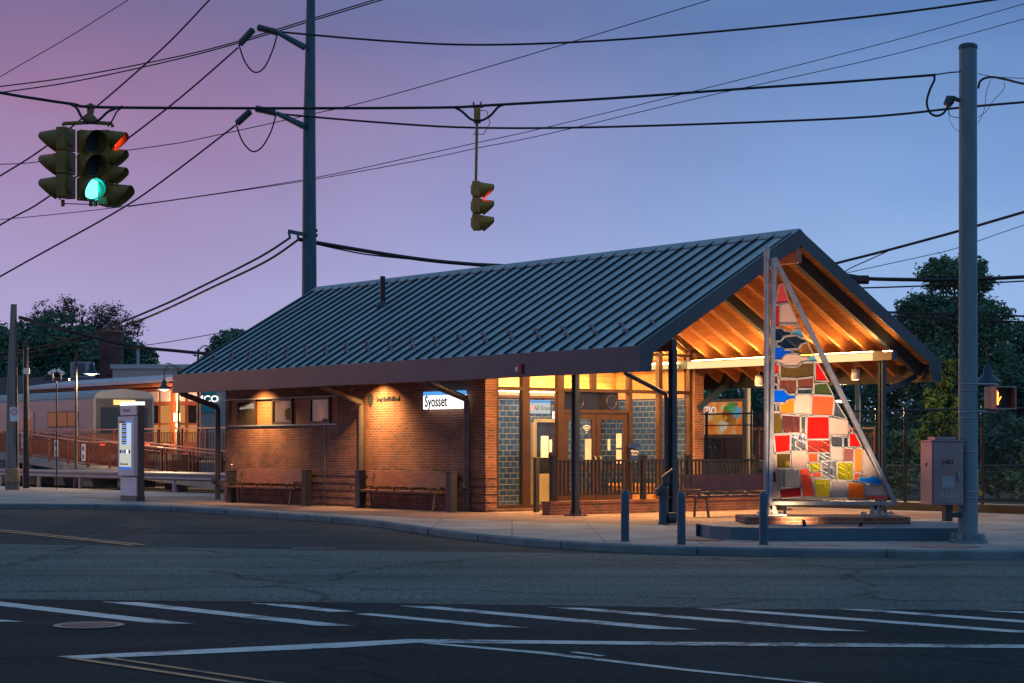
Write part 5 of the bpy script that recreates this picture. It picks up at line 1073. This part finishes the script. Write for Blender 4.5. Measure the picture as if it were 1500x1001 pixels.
# ================================================================ ramp, railings, guardrail, platform
def pickets(mb, pts, z0f, z1f, step=.13, t=.012):
    a, c = pts; L = (Vector(c)-Vector(a)).length; n = int(L/step)
    for i in range(n+1):
        f = i/n; x = a[0]+(c[0]-a[0])*f; y = a[1]+(c[1]-a[1])*f; zb = z0f(f); zt = z1f(f); mb.box(x-t, x+t, y-t, y+t, zb, zt)
def railing(parent, w, sa, sb, za, zb, h=1.05, posts=9, name='railing'):
    f = lambda t: za+(zb-za)*t
    p0 = (w, sa); p1 = (w, sb)
    b = MB(); b.bar((w, sa, za+h+.026), (w, sb, zb+h+.026), .08, .05); tr_ = b
    b = MB(); b.bar((w, sa, za+h-.14), (w, sb, zb+h-.14), .03, .03); b.bar((w, sa, za+.1), (w, sb, zb+.1), .03, .03)
    pickets(b, (p0, p1), lambda t: f(t)+.1, lambda t: f(t)+h-.14); r = b.build(name, M['picketred_shaded'], parent); tr_.build('top_rail', M['railtop_lit'], r)
    for i in range(posts):
        t = i/(posts-1); y = sa+(sb-sa)*t; b = MB(); b.box(w-.04, w+.04, y-.04, y+.04, f(t)-.25, f(t)+h); b.build('rail_post', M['railred'], r)
    return r
# ramp descends from the platform end (far left) toward the station
rp = bthing('access_ramp', 'long wheelchair ramp with red-brown railings descending right toward the station', 'ramp', 8.5, 33)
sA, sB, sC = 0, 20.5, 26
def deck(mb, w0, w1, ya, yb, za, zb, th): mb.add([(w0, ya, za), (w1, ya, za), (w1, yb, zb), (w0, yb, zb), (w0, ya, za-th), (w1, ya, za-th), (w1, yb, zb-th), (w0, yb, zb-th)], [(0, 1, 2, 3), (7, 6, 5, 4), (0, 4, 5, 1), (3, 2, 6, 7), (0, 3, 7, 4), (1, 5, 6, 2)])
b = MB(); deck(b, 0, 1.5, 0, 9, .32, .80, .28); deck(b, 0, 1.5, 9, 11, .80, .80, .28); deck(b, 0, 1.5, 11, 20.5, .80, 1.42, .28); deck(b, 0, 1.5, 20.5, 27, 1.42, 1.42, .28); b.build('ramp_deck', M['concrete'], rp)
for w in (.05, 1.45):
    railing(rp, w, 0, 9, .32, .8, posts=5); railing(rp, w, 9.01, 10.99, .8, .8, posts=2); railing(rp, w, 11, 20.5, .8, 1.42, posts=6); railing(rp, w, 20.51, 27, 1.42, 1.42, posts=4)
for y in (3, 8, 11.2, 14, 17, 20, 23, 26.5):
    z = (.32+.48*y/9 if y < 9 else (.8 if y < 11 else (.8+.62*(y-11)/9.5 if y < 20.5 else 1.42)))-.28
    if z < .2: continue
    b = MB(); b.box(.1, 1.4, y-.4, y+.4, 0, z); b.build('pier', M['concrete_shaded'], rp)
for x, yc in ((35, 645), (83, 657), (123, 663)):
    s = Sx(x, 8.44); z = Zy(yc, 8.44, s); b = MB(); b.box(-.09, -.075, s-33-.17, s-33+.17, z-.36, z+.36); sg = b.build('small_sign_plate', M['white'], rp)
    b = MB(); b.box(-.096, -.0905, s-33-.09, s-33+.09, z+.08, z+.27); b.box(-.096, -.0905, s-33-.07, s-33+.07, z-.27, z-.1); b.build('sign_symbol', noisy('signblue2', (.06, .10, .25), (.08, .12, .3)), sg)
gr = bthing('guardrail', 'galvanised W-beam guardrail along the back of the pavement at left', 'guardrail', 6.5, 24)
b = MB(); pr_ = [(0, .42), (-.05, .47), (-.05, .52), (-.0, .58), (-.05, .64), (-.05, .69), (0, .74), (.012, .74), (-.035, .69), (-.035, .64), (.015, .58), (-.035, .52), (-.035, .47), (.012, .42)]
b.prismy(pr_, 0, 45); b.build('beam', M['galv'], gr)
for i in range(12):
    b = MB(); b.box(.02, .14, 1+i*3.9, 1.1+i*3.9, 0, .72); b.build('guardrail_post', M['galv'], gr)
# near platform edge behind the ramp
pf = bthing('near_platform', 'raised concrete platform with a red-brown railing behind the ramp', 'platform', 10.2, 29)
b = MB(); b.box(0, 1.2, 0, 60, 1.12, 1.35); b.build('platform_slab', M['concrete'], pf)
for i in range(12): b = MB(); b.box(.2, 1.0, 2+i*4.6, 2.5+i*4.6, -.1, 1.12); b.build('pier', M['concrete_shaded'], pf)
for i in range(5): railing(pf, .06, i*12, i*12+11.98, 1.35, 1.35, posts=7)
# far platform
fp = bthing('far_platform', 'raised platform with red railings on the far side of the track, behind the porch', 'platform', 17.0, 11.5)
b = MB(); b.box(0, 4, 0, 70, .95, 1.2); b.build('platform_slab', M['concrete'], fp)
for i in range(16): b = MB(); b.box(.3, .8, 1+i*4.3, 1.5+i*4.3, -.1, .95); b.build('pier', M['concrete_shaded'], fp)
for i in range(3): railing(fp, .06, i*8, i*8+7.98, 1.2, 1.2, posts=6)
railing(fp, 3.9, 0, 24, 1.2, 1.2, posts=9)
# poster case
s = Sx(1050, 16.4); pc = bthing('poster_case', 'large lit orange poster in an orange frame, seen through the porch', 'poster', 16.4, s)
zz = lambda y: Zy(y, 16.4, s)
w0 = -1.0; w1 = 1.0; y0_ = s-Sx(1077, 16.4)
hw_ = 1.35; z0, z1 = zz(642), zz(585)
b = MB(); b.box(-.05, .07, -hw_, hw_, z0, z1); b.box(-.06, .06, -hw_-.0, -hw_+.12, 0, z0); b.box(-.06, .06, hw_-.12, hw_, 0, z0); b.build('frame', noisy('posterframe', (.5, .22, .08), (.6, .28, .1), 3, .5), pc)
m, nt, out = newmat('poster'); e = nt.nodes.new('ShaderNodeEmission'); nt.links.new(e.outputs[0], out.inputs[0]); e.inputs[1].default_value = .6
t = nt.nodes.new('ShaderNodeTexCoord'); n = nt.nodes.new('ShaderNodeTexNoise'); n.inputs['Scale'].default_value = 2.2; n.inputs['Detail'].default_value = 2; nt.links.new(t.outputs['Object'], n.inputs[0]); r = nt.nodes.new('ShaderNodeValToRGB'); nt.links.new(n.outputs[0], r.inputs[0]); nt.links.new(r.outputs[0], e.inputs[0])
cr = r.color_ramp; cr.elements[0].position = .32; cr.elements[0].color = (.85, .16, .03, 1); cr.elements[1].position = .72; cr.elements[1].color = (.85, .62, .35, 1); x_ = cr.elements.new(.5); x_.color = (.9, .3, .06, 1)
b = MB(); b.box(-.056, -.0501, -hw_+.14, hw_-.14, z0+.12, z1-.1); ps_ = b.build('poster_sheet', m, pc)
for (yy, z_, r_, c) in ((-.75, .72, .2, (.1, .35, .08)), (-.5, .6, .13, (.08, .3, .06)), (-.95, .4, .22, (.15, .45, .6)), (-.55, .15, .25, (.35, .08, .02)), (-.75, -.1, .2, (.5, .2, .03)), (-.2, -.15, .3, (.9, .4, .05)), (-.9, .85, .1, (.3, .05, .02)), (-.35, -.45, .2, (.8, .75, .6))):
    k = MB(); cc = (z0+z1)/2+z_*.5; k.add([(-.059, yy+r_*cos(a_*pi/6)*(1.1+.3*sin(a_*2.7)), cc+r_*.9*sin(a_*pi/6)) for a_ in range(12)], [tuple(range(12))]); k.build('poster_shape', emit('pshape%.2f%.2f' % (yy, z_), c, .55), ps_)
text('poster_lettering', 'UZIO', .36, emit('posterwhite', (1, .95, .9), .7), ps_, TM(-.06, .35, (z0+z1)/2+.25, '-x'), .002, .9, font_bold=True)
# exit sign on the far platform
s = Sx(1171, 16.9); t = bthing('exit_panel', 'orange-red sign reading Exit seen through the sail\'s clear glass', 'sign', 16.9, s)
z = Zy(641, 16.9, s); b = MB(); b.box(0, .05, -.95, .95, z-.28, z+.28); pn = b.build('panel', emit('exitpanel', (.9, .16, .04), .75), t); text('sign_lettering', 'Exit', .5, M['signwhite'], pn, TM(-.008, 0.1, z, '-x'), .003, .9, font_bold=True)
b = MB(); b.box(.01, .04, -.05, .05, 0, z-.28); b.build('stand', M['railred'], t)
# lit stair to the far platform
s = Sx(1250, 16.2); stp = bthing('platform_stair', 'pale lit stair with white handrails rising left to the far platform', 'stair', 15.9, s, 0)
Lh = Sx(1150, 16.2)-s
b = MB(); nst = 9
for i in range(nst): b.box(0, 1.0, i*Lh/nst, (i+1)*Lh/nst, 0, (i+1)*1.2/nst)
b.build('steps', noisy('palestair', (.55, .48, .36), (.65, .58, .45), 4, .7), stp)
for w in (0, 1.0):
    b = MB()
    for h in (.5, .75, 1.0): b.bar((w, 0, h), (w, Lh, 1.2+h), .05, .05)
    for i in range(5): y = Lh*i/4; b.box(w-.03, w+.03, y-.03, y+.03, 1.2*i/4, 1.2*i/4+1.0)
    b.build('handrail', M['white'], stp)
# pole behind the porch
s = Sx(1095, 16.3); g = B(16.3, s); t = thing('lamp_post', 'plain wooden-toned post behind the porch beside the poster', 'lamp post', g)
b = MB(); b.tube([(0, 0, 0), (0, 0, 4.4)], .1, 10); b.box(-.55, -.15, -.12, .12, 3.9, 4.15); b.lathe([(.2, 0), (.22, .2), (.1, .45), (.1, .5)], (0, 0, 0), 12); b.build('post', noisy('tanpost', (.28, .24, .17), (.34, .3, .2), 3, .6), t)
for x, lab in ((1256, 'slim tan post standing behind the sail\'s slanted edge'),):
    s = Sx(x, 16.3); t = thing('slim_post', lab, 'post', B(16.3, s)); b = MB(); b.tube([(0, 0, 0), (0, 0, 3.6)], .07, 8); b.lathe([(.1, 3.6), (.1, 3.66), (.001, 3.7)], n=8); b.build('shaft', bpy.data.materials['tanpost'], t)
# train
tn = bthing('commuter_train', 'silver commuter rail car with a blue stripe standing behind the ramp at left', 'train', 11.9, 50.3)
TL = 52
mt_ = noisy('trainmetal', (.22, .23, .26), (.29, .30, .33), .8, .42, .5, stretch=(1, .15, 1))
prof = [(0, 1.0), (3.1, 1.0), (3.1, 3.85), (3.0, 4.08), (2.7, 4.22), (1.55, 4.32), (.4, 4.22), (.1, 4.08), (0, 3.85)]
b = MB(); b.prismy(prof, 0, TL); b.build('body', mt_, tn)
b = MB(); b.prismy([(.02, 3.95), (3.08, 3.95), (2.95, 4.13), (2.7, 4.26), (1.55, 4.37), (.4, 4.26), (.15, 4.13)], -.03, TL); b.build('roof_shell', noisy('trainroof', (.25, .30, .33), (.32, .36, .4), 1, .5, .3), tn)
b = MB(); b.box(-.012, -.001, 0, TL, 1.45, 1.62); b.box(-.012, -.001, 13, TL, 2.15, 2.5); b.build('blue_stripe', noisy('trainblue', (.02, .08, .35), (.03, .1, .42), 2, .4), tn)
for i in range(11):
    y = 1.6+i*4.5
    lit = i in (3, 5, 8)
    if i in (1, 6):
        b = MB(); b.box(-.03, -.001, y+.3, y+1.7, 1.2, 3.35); d = b.build('door', noisy('traindoor', (.32, .3, .3), (.4, .38, .38), 2, .4, .5), tn); b = MB(); b.box(-.036, -.031, y+.45, y+.9, 2.2, 3.1); b.box(-.036, -.031, y+1.1, y+1.55, 2.2, 3.1); b.build('door_window', M['darkglass'], d)
    else:
        b = MB(); b.box(-.025, -.001, y, y+3.2, 2.6, 3.35); fr = b.build('window', M['black'], tn)
        for k in range(3): b = MB(); b.box(-.03, -.0251, y+.08+k*1.05, y+1.02+k*1.05, 2.66, 3.3); b.build('pane', emit('trainwin%d%d' % (i, k), (1, .55, .2), .26) if lit else M['darkglass'], fr)
b = MB(); b.box(.12, 2.98, -.012, -.0005, 1.3, 3.9); b.build('cab_front', noisy('cabfront', (.06, .065, .075), (.09, .095, .10), 1, .4), tn)
b = MB(); b.box(.35, 1.25, -.03, -.0125, 2.3, 3.5); b.box(1.9, 2.75, -.03, -.0125, 2.3, 3.5); b.box(1.28, 1.87, -.03, -.0125, 1.4, 3.4); b.build('cab_window', M['darkglass'], tn)
b = MB(); b.box(.3, .55, -.05, -.001, 1.75, 1.83); b.box(2.6, 2.85, -.05, -.001, 1.75, 1.83); b.build('tail_light', M['red'], tn)
b = MB(); b.box(1.0, 2.1, -.05, -.001, 3.62, 3.85); b.build('destination_board', emit('destb', (1, .6, .2), 1.5), tn)
for y in (3, 16, 30, 46):
    b = MB(); b.box(.3, 2.8, y, y+2.6, .3, .9)
    for q in (.4, 2.0): b.tube([(.35, y+q, .38), (2.75, y+q, .38)], .38, 14)
    b.build('bogie', M['black'], tn)
# platform hut
ht = bthing('platform_hut', 'red-brown timber platform hut with small-paned glowing windows behind the kiosk', 'platform hut', 17.2, 52.5)
b = MB(); b.box(0, 1.5, 0, 5.2, 1.2, 4.55); b.build('walls', noisy('hutred', (.32, .09, .045), (.40, .12, .06), 2, .5), ht)
for (y0h, n_, face) in ((.3, 4, 0), (.12, 2, 1)):
    for i in range(n_):
        for (za, zb, mm) in ((1.9, 2.75, M['darkglass']), (2.85, 3.7, M['darkglass']), (3.9, 4.4, M['white'])):
            b = MB(); k = y0h+i*(1.2 if face == 0 else .7); ww = .95 if face == 0 else .5
            mm2 = mm if zb > 3.8 else (emit('hutglow', (1, .42, .12), .55) if 'hutglow' not in bpy.data.materials else bpy.data.materials['hutglow'])
            if face == 0: b.box(-.03, -.001, k, k+ww, za, zb)
            else: b.box(k, k+ww, -.03, -.001, za, zb)
            b.build('window', mm2 if (i+int(za)) % 3 else mm, ht)
b = MB(); b.prismy([(-1.2, 4.9), (-1.0, 4.98), (1.4, 5.3), (4.0, 4.9), (4.0, 4.75), (1.4, 5.1), (-1.2, 4.75)][::-1], -1.2, 14); b.build('canopy_roof', noisy('canopyedge', (.45, .42, .48), (.52, .5, .55), 2, .5), ht)
b = MB(); b.box(-.9, 3.7, -1.0, 13.8, 4.62, 4.74); b.build('canopy_soffit', noisy('soffitred', (.30, .09, .04), (.36, .11, .05), 2, .6), ht)
for y in (8, 13): b = MB(); b.box(.2, .4, y, y+.2, 1.2, 4.7); b.build('canopy_post', M['railred'], ht)
p = B(16.9, 51.6, 3.1); t = thing('lit_lantern', 'small glowing cube lantern hanging before the platform hut', 'lantern', p)
b = MB(); b.box(-.13, .13, -.13, .13, -.2, .2); b.build('lantern_box', emit('lantern', (1, .68, .32), 6), t); b = MB(); b.tube([(0, 0, .2), (0, 0, 1.6)], .03, 6); b.tube([(0, 0, -.2), (-.05, 0, -1.9)], .05, 6); b.build('stem', bpy.data.materials['tanpost'], t)
def pl(name, loc, e, r=.15, c=(1, .5, .2)):
    l = bpy.data.lights.new(name, 'POINT'); l.energy = e; l.color = c; l.shadow_soft_size = r; o = bpy.data.objects.new(name, l); COL.objects.link(o); o.location = loc
pl('lantern_glow', B(16.5, 51.2, 3.1), 700)
# beige shop with sign
Yb = 112; xl = P(165, 533, Yb).x; t = thing('shop_building', 'long flat-roofed beige shop building beyond the tracks with a teal sign', 'building', (xl, Yb, 0))
hB = P(0, 534, Yb).z
beige = noisy('beigewall', (.42, .36, .33), (.48, .42, .38), .4, .85)
b = MB(); b.box(0, 16, 0, 12, 0, hB-.25); b.build('wall', beige, t); b = MB(); b.box(-.12, 16.1, -.12, 12.1, hB-.25, hB); b.build('parapet', noisy('parapet', (.36, .42, .45), (.42, .48, .5), 1, .6), t)
xs = P(281, 0, Yb).x-xl; b = MB(); b.box(xs, xs+1.4*1, -.1, -.001, P(0, 604, Yb).z, P(0, 575, Yb).z); sg = b.build('sign_panel', emit('teal', (.012, .10, .16), .55), t)
text('sign_lettering', 'MCO', .52, M['signwhite'], sg, TM(P(304, 0, Yb).x-xl, -.11, P(0, 585, Yb).z), .01, 1.1, font_bold=True)
b = MB(); b.box(1.0, 1.15, 2, 2.15, hB, hB+1.6); b.build('roof_pipe', M['ridge'], t)
# low dark-roofed building with roof unit at left
xl2 = P(40, 0, 118).x; t = thing('flat_roof_building', 'low dark flat-roofed building with a roof-top cooling unit behind the train', 'building', (xl2, 118, 0)); h2 = P(0, 553, 118).z
b = MB(); b.box(-8, 6, 0, 10, 0, h2); b.build('wall', noisy('dimwall', (.12, .12, .13), (.16, .15, .16), 1, .8), t)
b = MB(); b.box(2.4, 3.6, 1, 2.4, h2, h2+1.0); u_ = b.build('cooling_unit', M['ridge'], t); b = MB(); b.box(2.6, 3.3, .97, .999, h2+.15, h2+.9); b.build('unit_grille', noisy('grille', (.05, .09, .12), (.07, .11, .14), 3, .5), u_)
# brick chimney
xc = P(163, 0, 116).x; t = thing('brick_chimney', 'broad dark brick chimney against the trees at left', 'chimney', (xc, 116, 0)); hc = P(0, 484, 116).z
b = MB(); b.box(-.62, .62, -.6, .6, 0, hc-.15); b.build('stack', bricky('dark_brick', (.10, .045, .045), (.07, .035, .035), (.05, .03, .03), (.12, .09, .09), .21, .0675, .008), t); b = MB(); b.box(-.68, .68, -.66, .66, hc-.15, hc); b.build('cap', noisy('chimcap', (.16, .12, .12), (.2, .15, .14), 3, .8), t)  # stack in darker tones of the brick pattern
for dx in (-.3, .3): b = MB(); b.lathe([(.14, 0), (.13, .35), (.001, .36)], (dx, 0, hc), 10); b.build('chimney_pot', bpy.data.materials['chimcap'], t)
# cameras on a mast
for x, dr, lab in ((77, -1, 'left of two floodlight-like security cameras above the train'), (89, 1, 'right of two security cameras above the train, pale blue')):
    p = P(x, 546, 76); t = thing('security_camera', lab, 'security camera', p)
    b = MB(); b.tube([(-dr*.12, 0, .1), (dr*.14, -.1, -.05)], .07, 10); b.build('camera_body', M['white'], t); b = MB(); b.tube([(0, 0, 0), (0, .1, -.3)], .03, 6); b.build('camera_arm', M['white'], t)
p = P(83, 556, 76.3); b = MB(); b.tube([(0, 0, -p.z), (0, 0, -.0)], .025, 6); b.box(-.5, .5, -.06, .06, -.04, .04); o = b.build('camera_mast', M['black'], loc=p); tag(o, 'slim black mast and crossbar carrying the two security cameras', 'mast')
# parking sign on wooden pole
p = P(21, 607, 74.6); t = thing('regulation_sign', 'small white sign with a red ring on the wooden pole at far left', 'sign', p)
b = MB(); b.box(-.17, .17, -.01, .01, -.27, .27); pl_ = b.build('plate', M['white'], t); b = MB(); b.tube([(.11*cos(a*pi/8), -.015, .09+.11*sin(a*pi/8)) for a in range(17)], .015, 4, False); b.bar((-.08, -.015, .01), (.08, -.015, .17), .01, .03, (0, 1, 0)); b.build('red_ring', noisy('ringred', (.6, .05, .03), (.65, .06, .04)), pl_)
# ================================================================ chain-link fence (real wires)
def chain(label, p0, p1, h, step, posts, rail2=None, r=.004, cat='fence', mat=None):
    a = Vector(p0); c = Vector(p1); L = (c-a).length; ang = atan2(c.y-a.y, c.x-a.x)
    t = thing('chain_link_fence', label, cat, a, ang)
    b = MB(); n = int(L/step); q = r*1.4
    def dl(x0, z0, x1, z1):
        b.v += [(x0, -q, z0), (x0, q, z0), (x0+q, 0, z0), (x1, -q, z1), (x1, q, z1), (x1+q, 0, z1)]; k = len(b.v)-6
        b.f += [(k, k+3, k+4, k+1), (k+1, k+4, k+5, k+2), (k+2, k+5, k+3, k)]; b.sm += [False]*3
    for i in range(-int(h/step), n+1):
        for sgn in (1, -1):
            x0 = i*step; x1 = x0+h; z0, z1 = (0.04, h) if sgn == 1 else (h, .04)
            if x1 <= 0 or x0 >= L: continue
            fa = max(0, -x0)/h; fb = min(1, (L-x0)/h)
            dl(x0+h*fa, z0+(z1-z0)*fa, x0+h*fb, z0+(z1-z0)*fb)
    b.build('wire_mesh', mat or M.setdefault('linkwire', noisy('linkwire', (.07, .065, .06), (.11, .10, .09), 3, .5, .5)), t)
    b = MB(); b.tube([(0, 0, h), (L, 0, h)], .03, 6)
    if rail2: b.tube([(0, 0, rail2), (L, 0, rail2)], .02, 6)
    b.build('top_rail', M['steel'], t)
    b = MB(); b.tube([(0, 0, .08), (L, 0, .08)], .02, 6); b.build('bottom_rail', M['steel'], t)
    for f in posts:
        b = MB(); b.tube([(L*f, .03, 0), (L*f, .03, h+.08)], .045, 8); b.build('fence_post', M['black'], t)
fa, fb = B(16.0, 15.5), B(16.0, -1.5)
def ff(x): s = Sx(x, 16.0); return (15.5-s)/17.0
chain('tall black chain-link fence with two top rails beyond the track on the right', fa, fb, 2.72, .11, [ff(1034), ff(1100), ff(1160), ff(1225), ff(1283), ff(1325), ff(1438), ff(1520)], 2.35)
chain('lower chain-link fence with a pale top rail, farther back behind the tall one', (P(1180, 0, 63).x, 63, -.1), (P(1640, 0, 62).x, 62, -.1), 1.15, .12, [.2, .45, .8], None, cat='fence', mat=noisy('link2', (.22, .17, .12), (.28, .21, .15), 3, .5, .4))
# ================================================================ trees
def tree(label, base, H, blobs, n, leaf, mat, seed, cat='tree', trunk_r=.25, spread=.55, group=None, limbs=True, hole=.0):
    """blobs: (dx, dy, z, rx, rz) lobes of the crown; leaves in clumps on and in the lobes"""
    rnd = random.Random(seed); t = thing('tree' if cat == 'tree' else 'shrub', label, cat, base, 0, group)
    b = MB(); zt = min(x[2] for x in blobs); top = max(x[2]+x[4] for x in blobs)
    b.tube([(0, 0, -.1), (.08, .05, zt*.6), (.0, 0, (zt+top)/2)], [trunk_r, trunk_r*.7, trunk_r*.3], 8)
    if limbs:
        for (dx, dy, z, rx, rzz) in blobs:
            m = Vector((dx*.4, dy*.4, zt*.6+(z-zt*.6)*.45)); b.tube([(.05, .03, zt*.55), m, (dx, dy, z+rzz*.5)], [trunk_r*.45, trunk_r*.28, trunk_r*.08], 6)
            for k in range(5):
                a = rnd.uniform(0, 2*pi); e = Vector((dx+rx*.85*cos(a), dy+rx*.85*sin(a), z+rnd.uniform(-.3, .9)*rzz)); b.tube([m, (m+e)/2+Vector((0, 0, .1*rx)), e], [trunk_r*.2, trunk_r*.1, .015], 5)
    b.build('trunk' if cat == 'tree' else 'stems', M['bark'], t)
    c = MB(); tot = sum(x[3]**2 for x in blobs)
    for (dx, dy, z, rx, rzz) in blobs:
        k = int(n*rx*rx/tot); ncl = max(6, int(k/26))
        for q in range(ncl):
            u = rnd.uniform(-1, 1); a = rnd.uniform(0, 2*pi); rr = rnd.random()**.4; sq = sqrt(1-u*u)
            cx, cy, cz = dx+rx*rr*sq*cos(a), dy+rx*rr*sq*sin(a), z+rzz*rr*u
            cr_ = rx*spread*rnd.uniform(.25, .6)
            for j in range(26):
                p = Vector((rnd.gauss(0, .5), rnd.gauss(0, .5), rnd.gauss(0, .33)))*cr_+Vector((cx, cy, cz))
                s = leaf*rnd.uniform(.6, 1.3); d = Vector((rnd.uniform(-1, 1), rnd.uniform(-1, 1), rnd.uniform(-.6, .6))).normalized(); e = d.cross(Vector((rnd.uniform(-1, 1), rnd.uniform(-1, 1), rnd.uniform(-1, 1)))).normalized()
                c.v += [tuple(p-d*s), tuple(p+e*s*.45), tuple(p+d*s), tuple(p-e*s*.45)]; m_ = len(c.v); c.f.append((m_-4, m_-3, m_-2, m_-1)); c.sm.append(False)
    c.build('crown' if cat == 'tree' else 'foliage', mat, t)
def blobs_px(lst, Y, bx):   # (px, py, radius px x, radius px z)
    return [((x-bx)*Y/F, random.uniform(-.3, .3)*rx*Y/F, HC+(HZ-y)*Y/F, rx*Y/F, rz*Y/F) for x, y, rx, rz in lst]
Yt = 82
tree('large dark leafy tree rising behind the big traffic pole', (P(1395, 0, Yt).x, Yt, -.1), 10, blobs_px([(1385, 400, 38, 26), (1420, 405, 34, 30), (1350, 455, 38, 32), (1330, 500, 36, 32), (1400, 470, 58, 44), (1450, 470, 34, 34), (1360, 540, 62, 45), (1430, 540, 60, 46), (1400, 610, 75, 45), (1310, 480, 16, 14)], Yt, 1395), 70000, .10, M['leaf'], 3)
tree('dark tree at the right edge behind the lamp', (P(1500, 0, 88).x, 88, -.1), 8, blobs_px([(1495, 505, 40, 36), (1540, 500, 50, 45), (1470, 560, 50, 45), (1530, 590, 70, 60), (1480, 640, 70, 45)], 88, 1500), 34000, .12, M['leaf'], 4)
tree('dark tree behind the porch, left of the sail', (P(1090, 0, 92).x, 92, -.1), 6, blobs_px([(1070, 590, 60, 45), (1130, 600, 60, 45), (1030, 610, 50, 40), (1100, 650, 80, 40)], 92, 1090), 18000, .13, M['leaf'], 5)
tree('dark tree behind the porch, right of the sail', (P(1230, 0, 84).x, 84, -.1), 6, blobs_px([(1200, 590, 55, 45), (1260, 585, 55, 50), (1310, 580, 40, 50), (1230, 650, 90, 40), (1320, 650, 60, 45)], 84, 1230), 24000, .12, M['leaf'], 6)
tree('bright green shrub beneath the tree, left of the big pole', (P(1378, 0, 64).x, 64, -.1), 4, blobs_px([(1385, 545, 20, 28), (1372, 590, 22, 30), (1395, 600, 20, 30), (1362, 635, 20, 35), (1390, 650, 25, 35)], 64, 1378), 6000, .1, M['leaf2'], 7, 'shrub', .08)
tree('dark low shrub beyond the fence at the right edge', (P(1460, 0, 66).x, 66, -.1), 3, blobs_px([(1450, 650, 35, 35), (1490, 650, 35, 40), (1430, 690, 30, 30), (1480, 700, 45, 30)], 66, 1460), 5000, .11, M['leaf'], 8, 'shrub', .08)
tree('dark low shrub beyond the fence beside the porch post', (P(1300, 0, 68).x, 68, -.1), 3, blobs_px([(1285, 650, 35, 35), (1325, 655, 30, 35), (1300, 695, 45, 30)], 68, 1300), 5000, .11, M['leaf'], 9, 'shrub', .08)
Yl = 134
tree('wide dark tree mass at the far left edge', (P(0, 0, Yl).x, Yl, -.1), 9, blobs_px([(-20, 500, 45, 30), (20, 510, 40, 35), (50, 495, 30, 30), (0, 560, 70, 45)], Yl, 0), 24000, .17, M['leaf'], 11)
tree('dark pointed tree behind the wooden pole and chimney', (P(90, 0, Yl+2).x, Yl+2, -.1), 10, blobs_px([(70, 480, 22, 22), (95, 475, 16, 26), (85, 510, 45, 30), (120, 500, 30, 30), (100, 555, 60, 45)], Yl+2, 90), 26000, .17, M['leaf'], 12)
tree('dark rounded tree right of the chimney', (P(190, 0, Yl).x, Yl, -.1), 8, blobs_px([(180, 515, 30, 25), (205, 525, 24, 22), (150, 520, 35, 30), (190, 560, 50, 35)], Yl, 190), 18000, .16, M['leaf'], 13)
tree('thin-leaved airy tree standing tall behind the darker trees', (P(120, 0, 150).x, 150, -.1), 12, blobs_px([(75, 462, 22, 20), (110, 452, 24, 18), (145, 468, 24, 22), (175, 462, 26, 22), (200, 480, 22, 20), (160, 490, 35, 22)], 150, 130), 7000, .11, M['leaf3'], 14, 'tree', .3, spread=.8)
tree('small dark tree peeking over the left slope of the roof', (P(335, 0, 125).x, 125, -.1), 8, blobs_px([(335, 500, 26, 18), (350, 495, 22, 14), (312, 515, 12, 14), (330, 530, 34, 25)], 125, 335), 9000, .15, M['leaf'], 15)
tree('low dark hedge-like tree behind the shop building', (P(260, 0, 140).x, 140, -.1), 4, blobs_px([(230, 560, 60, 25), (300, 565, 60, 22)], 140, 260), 3000, .3, M['leaf'], 16)
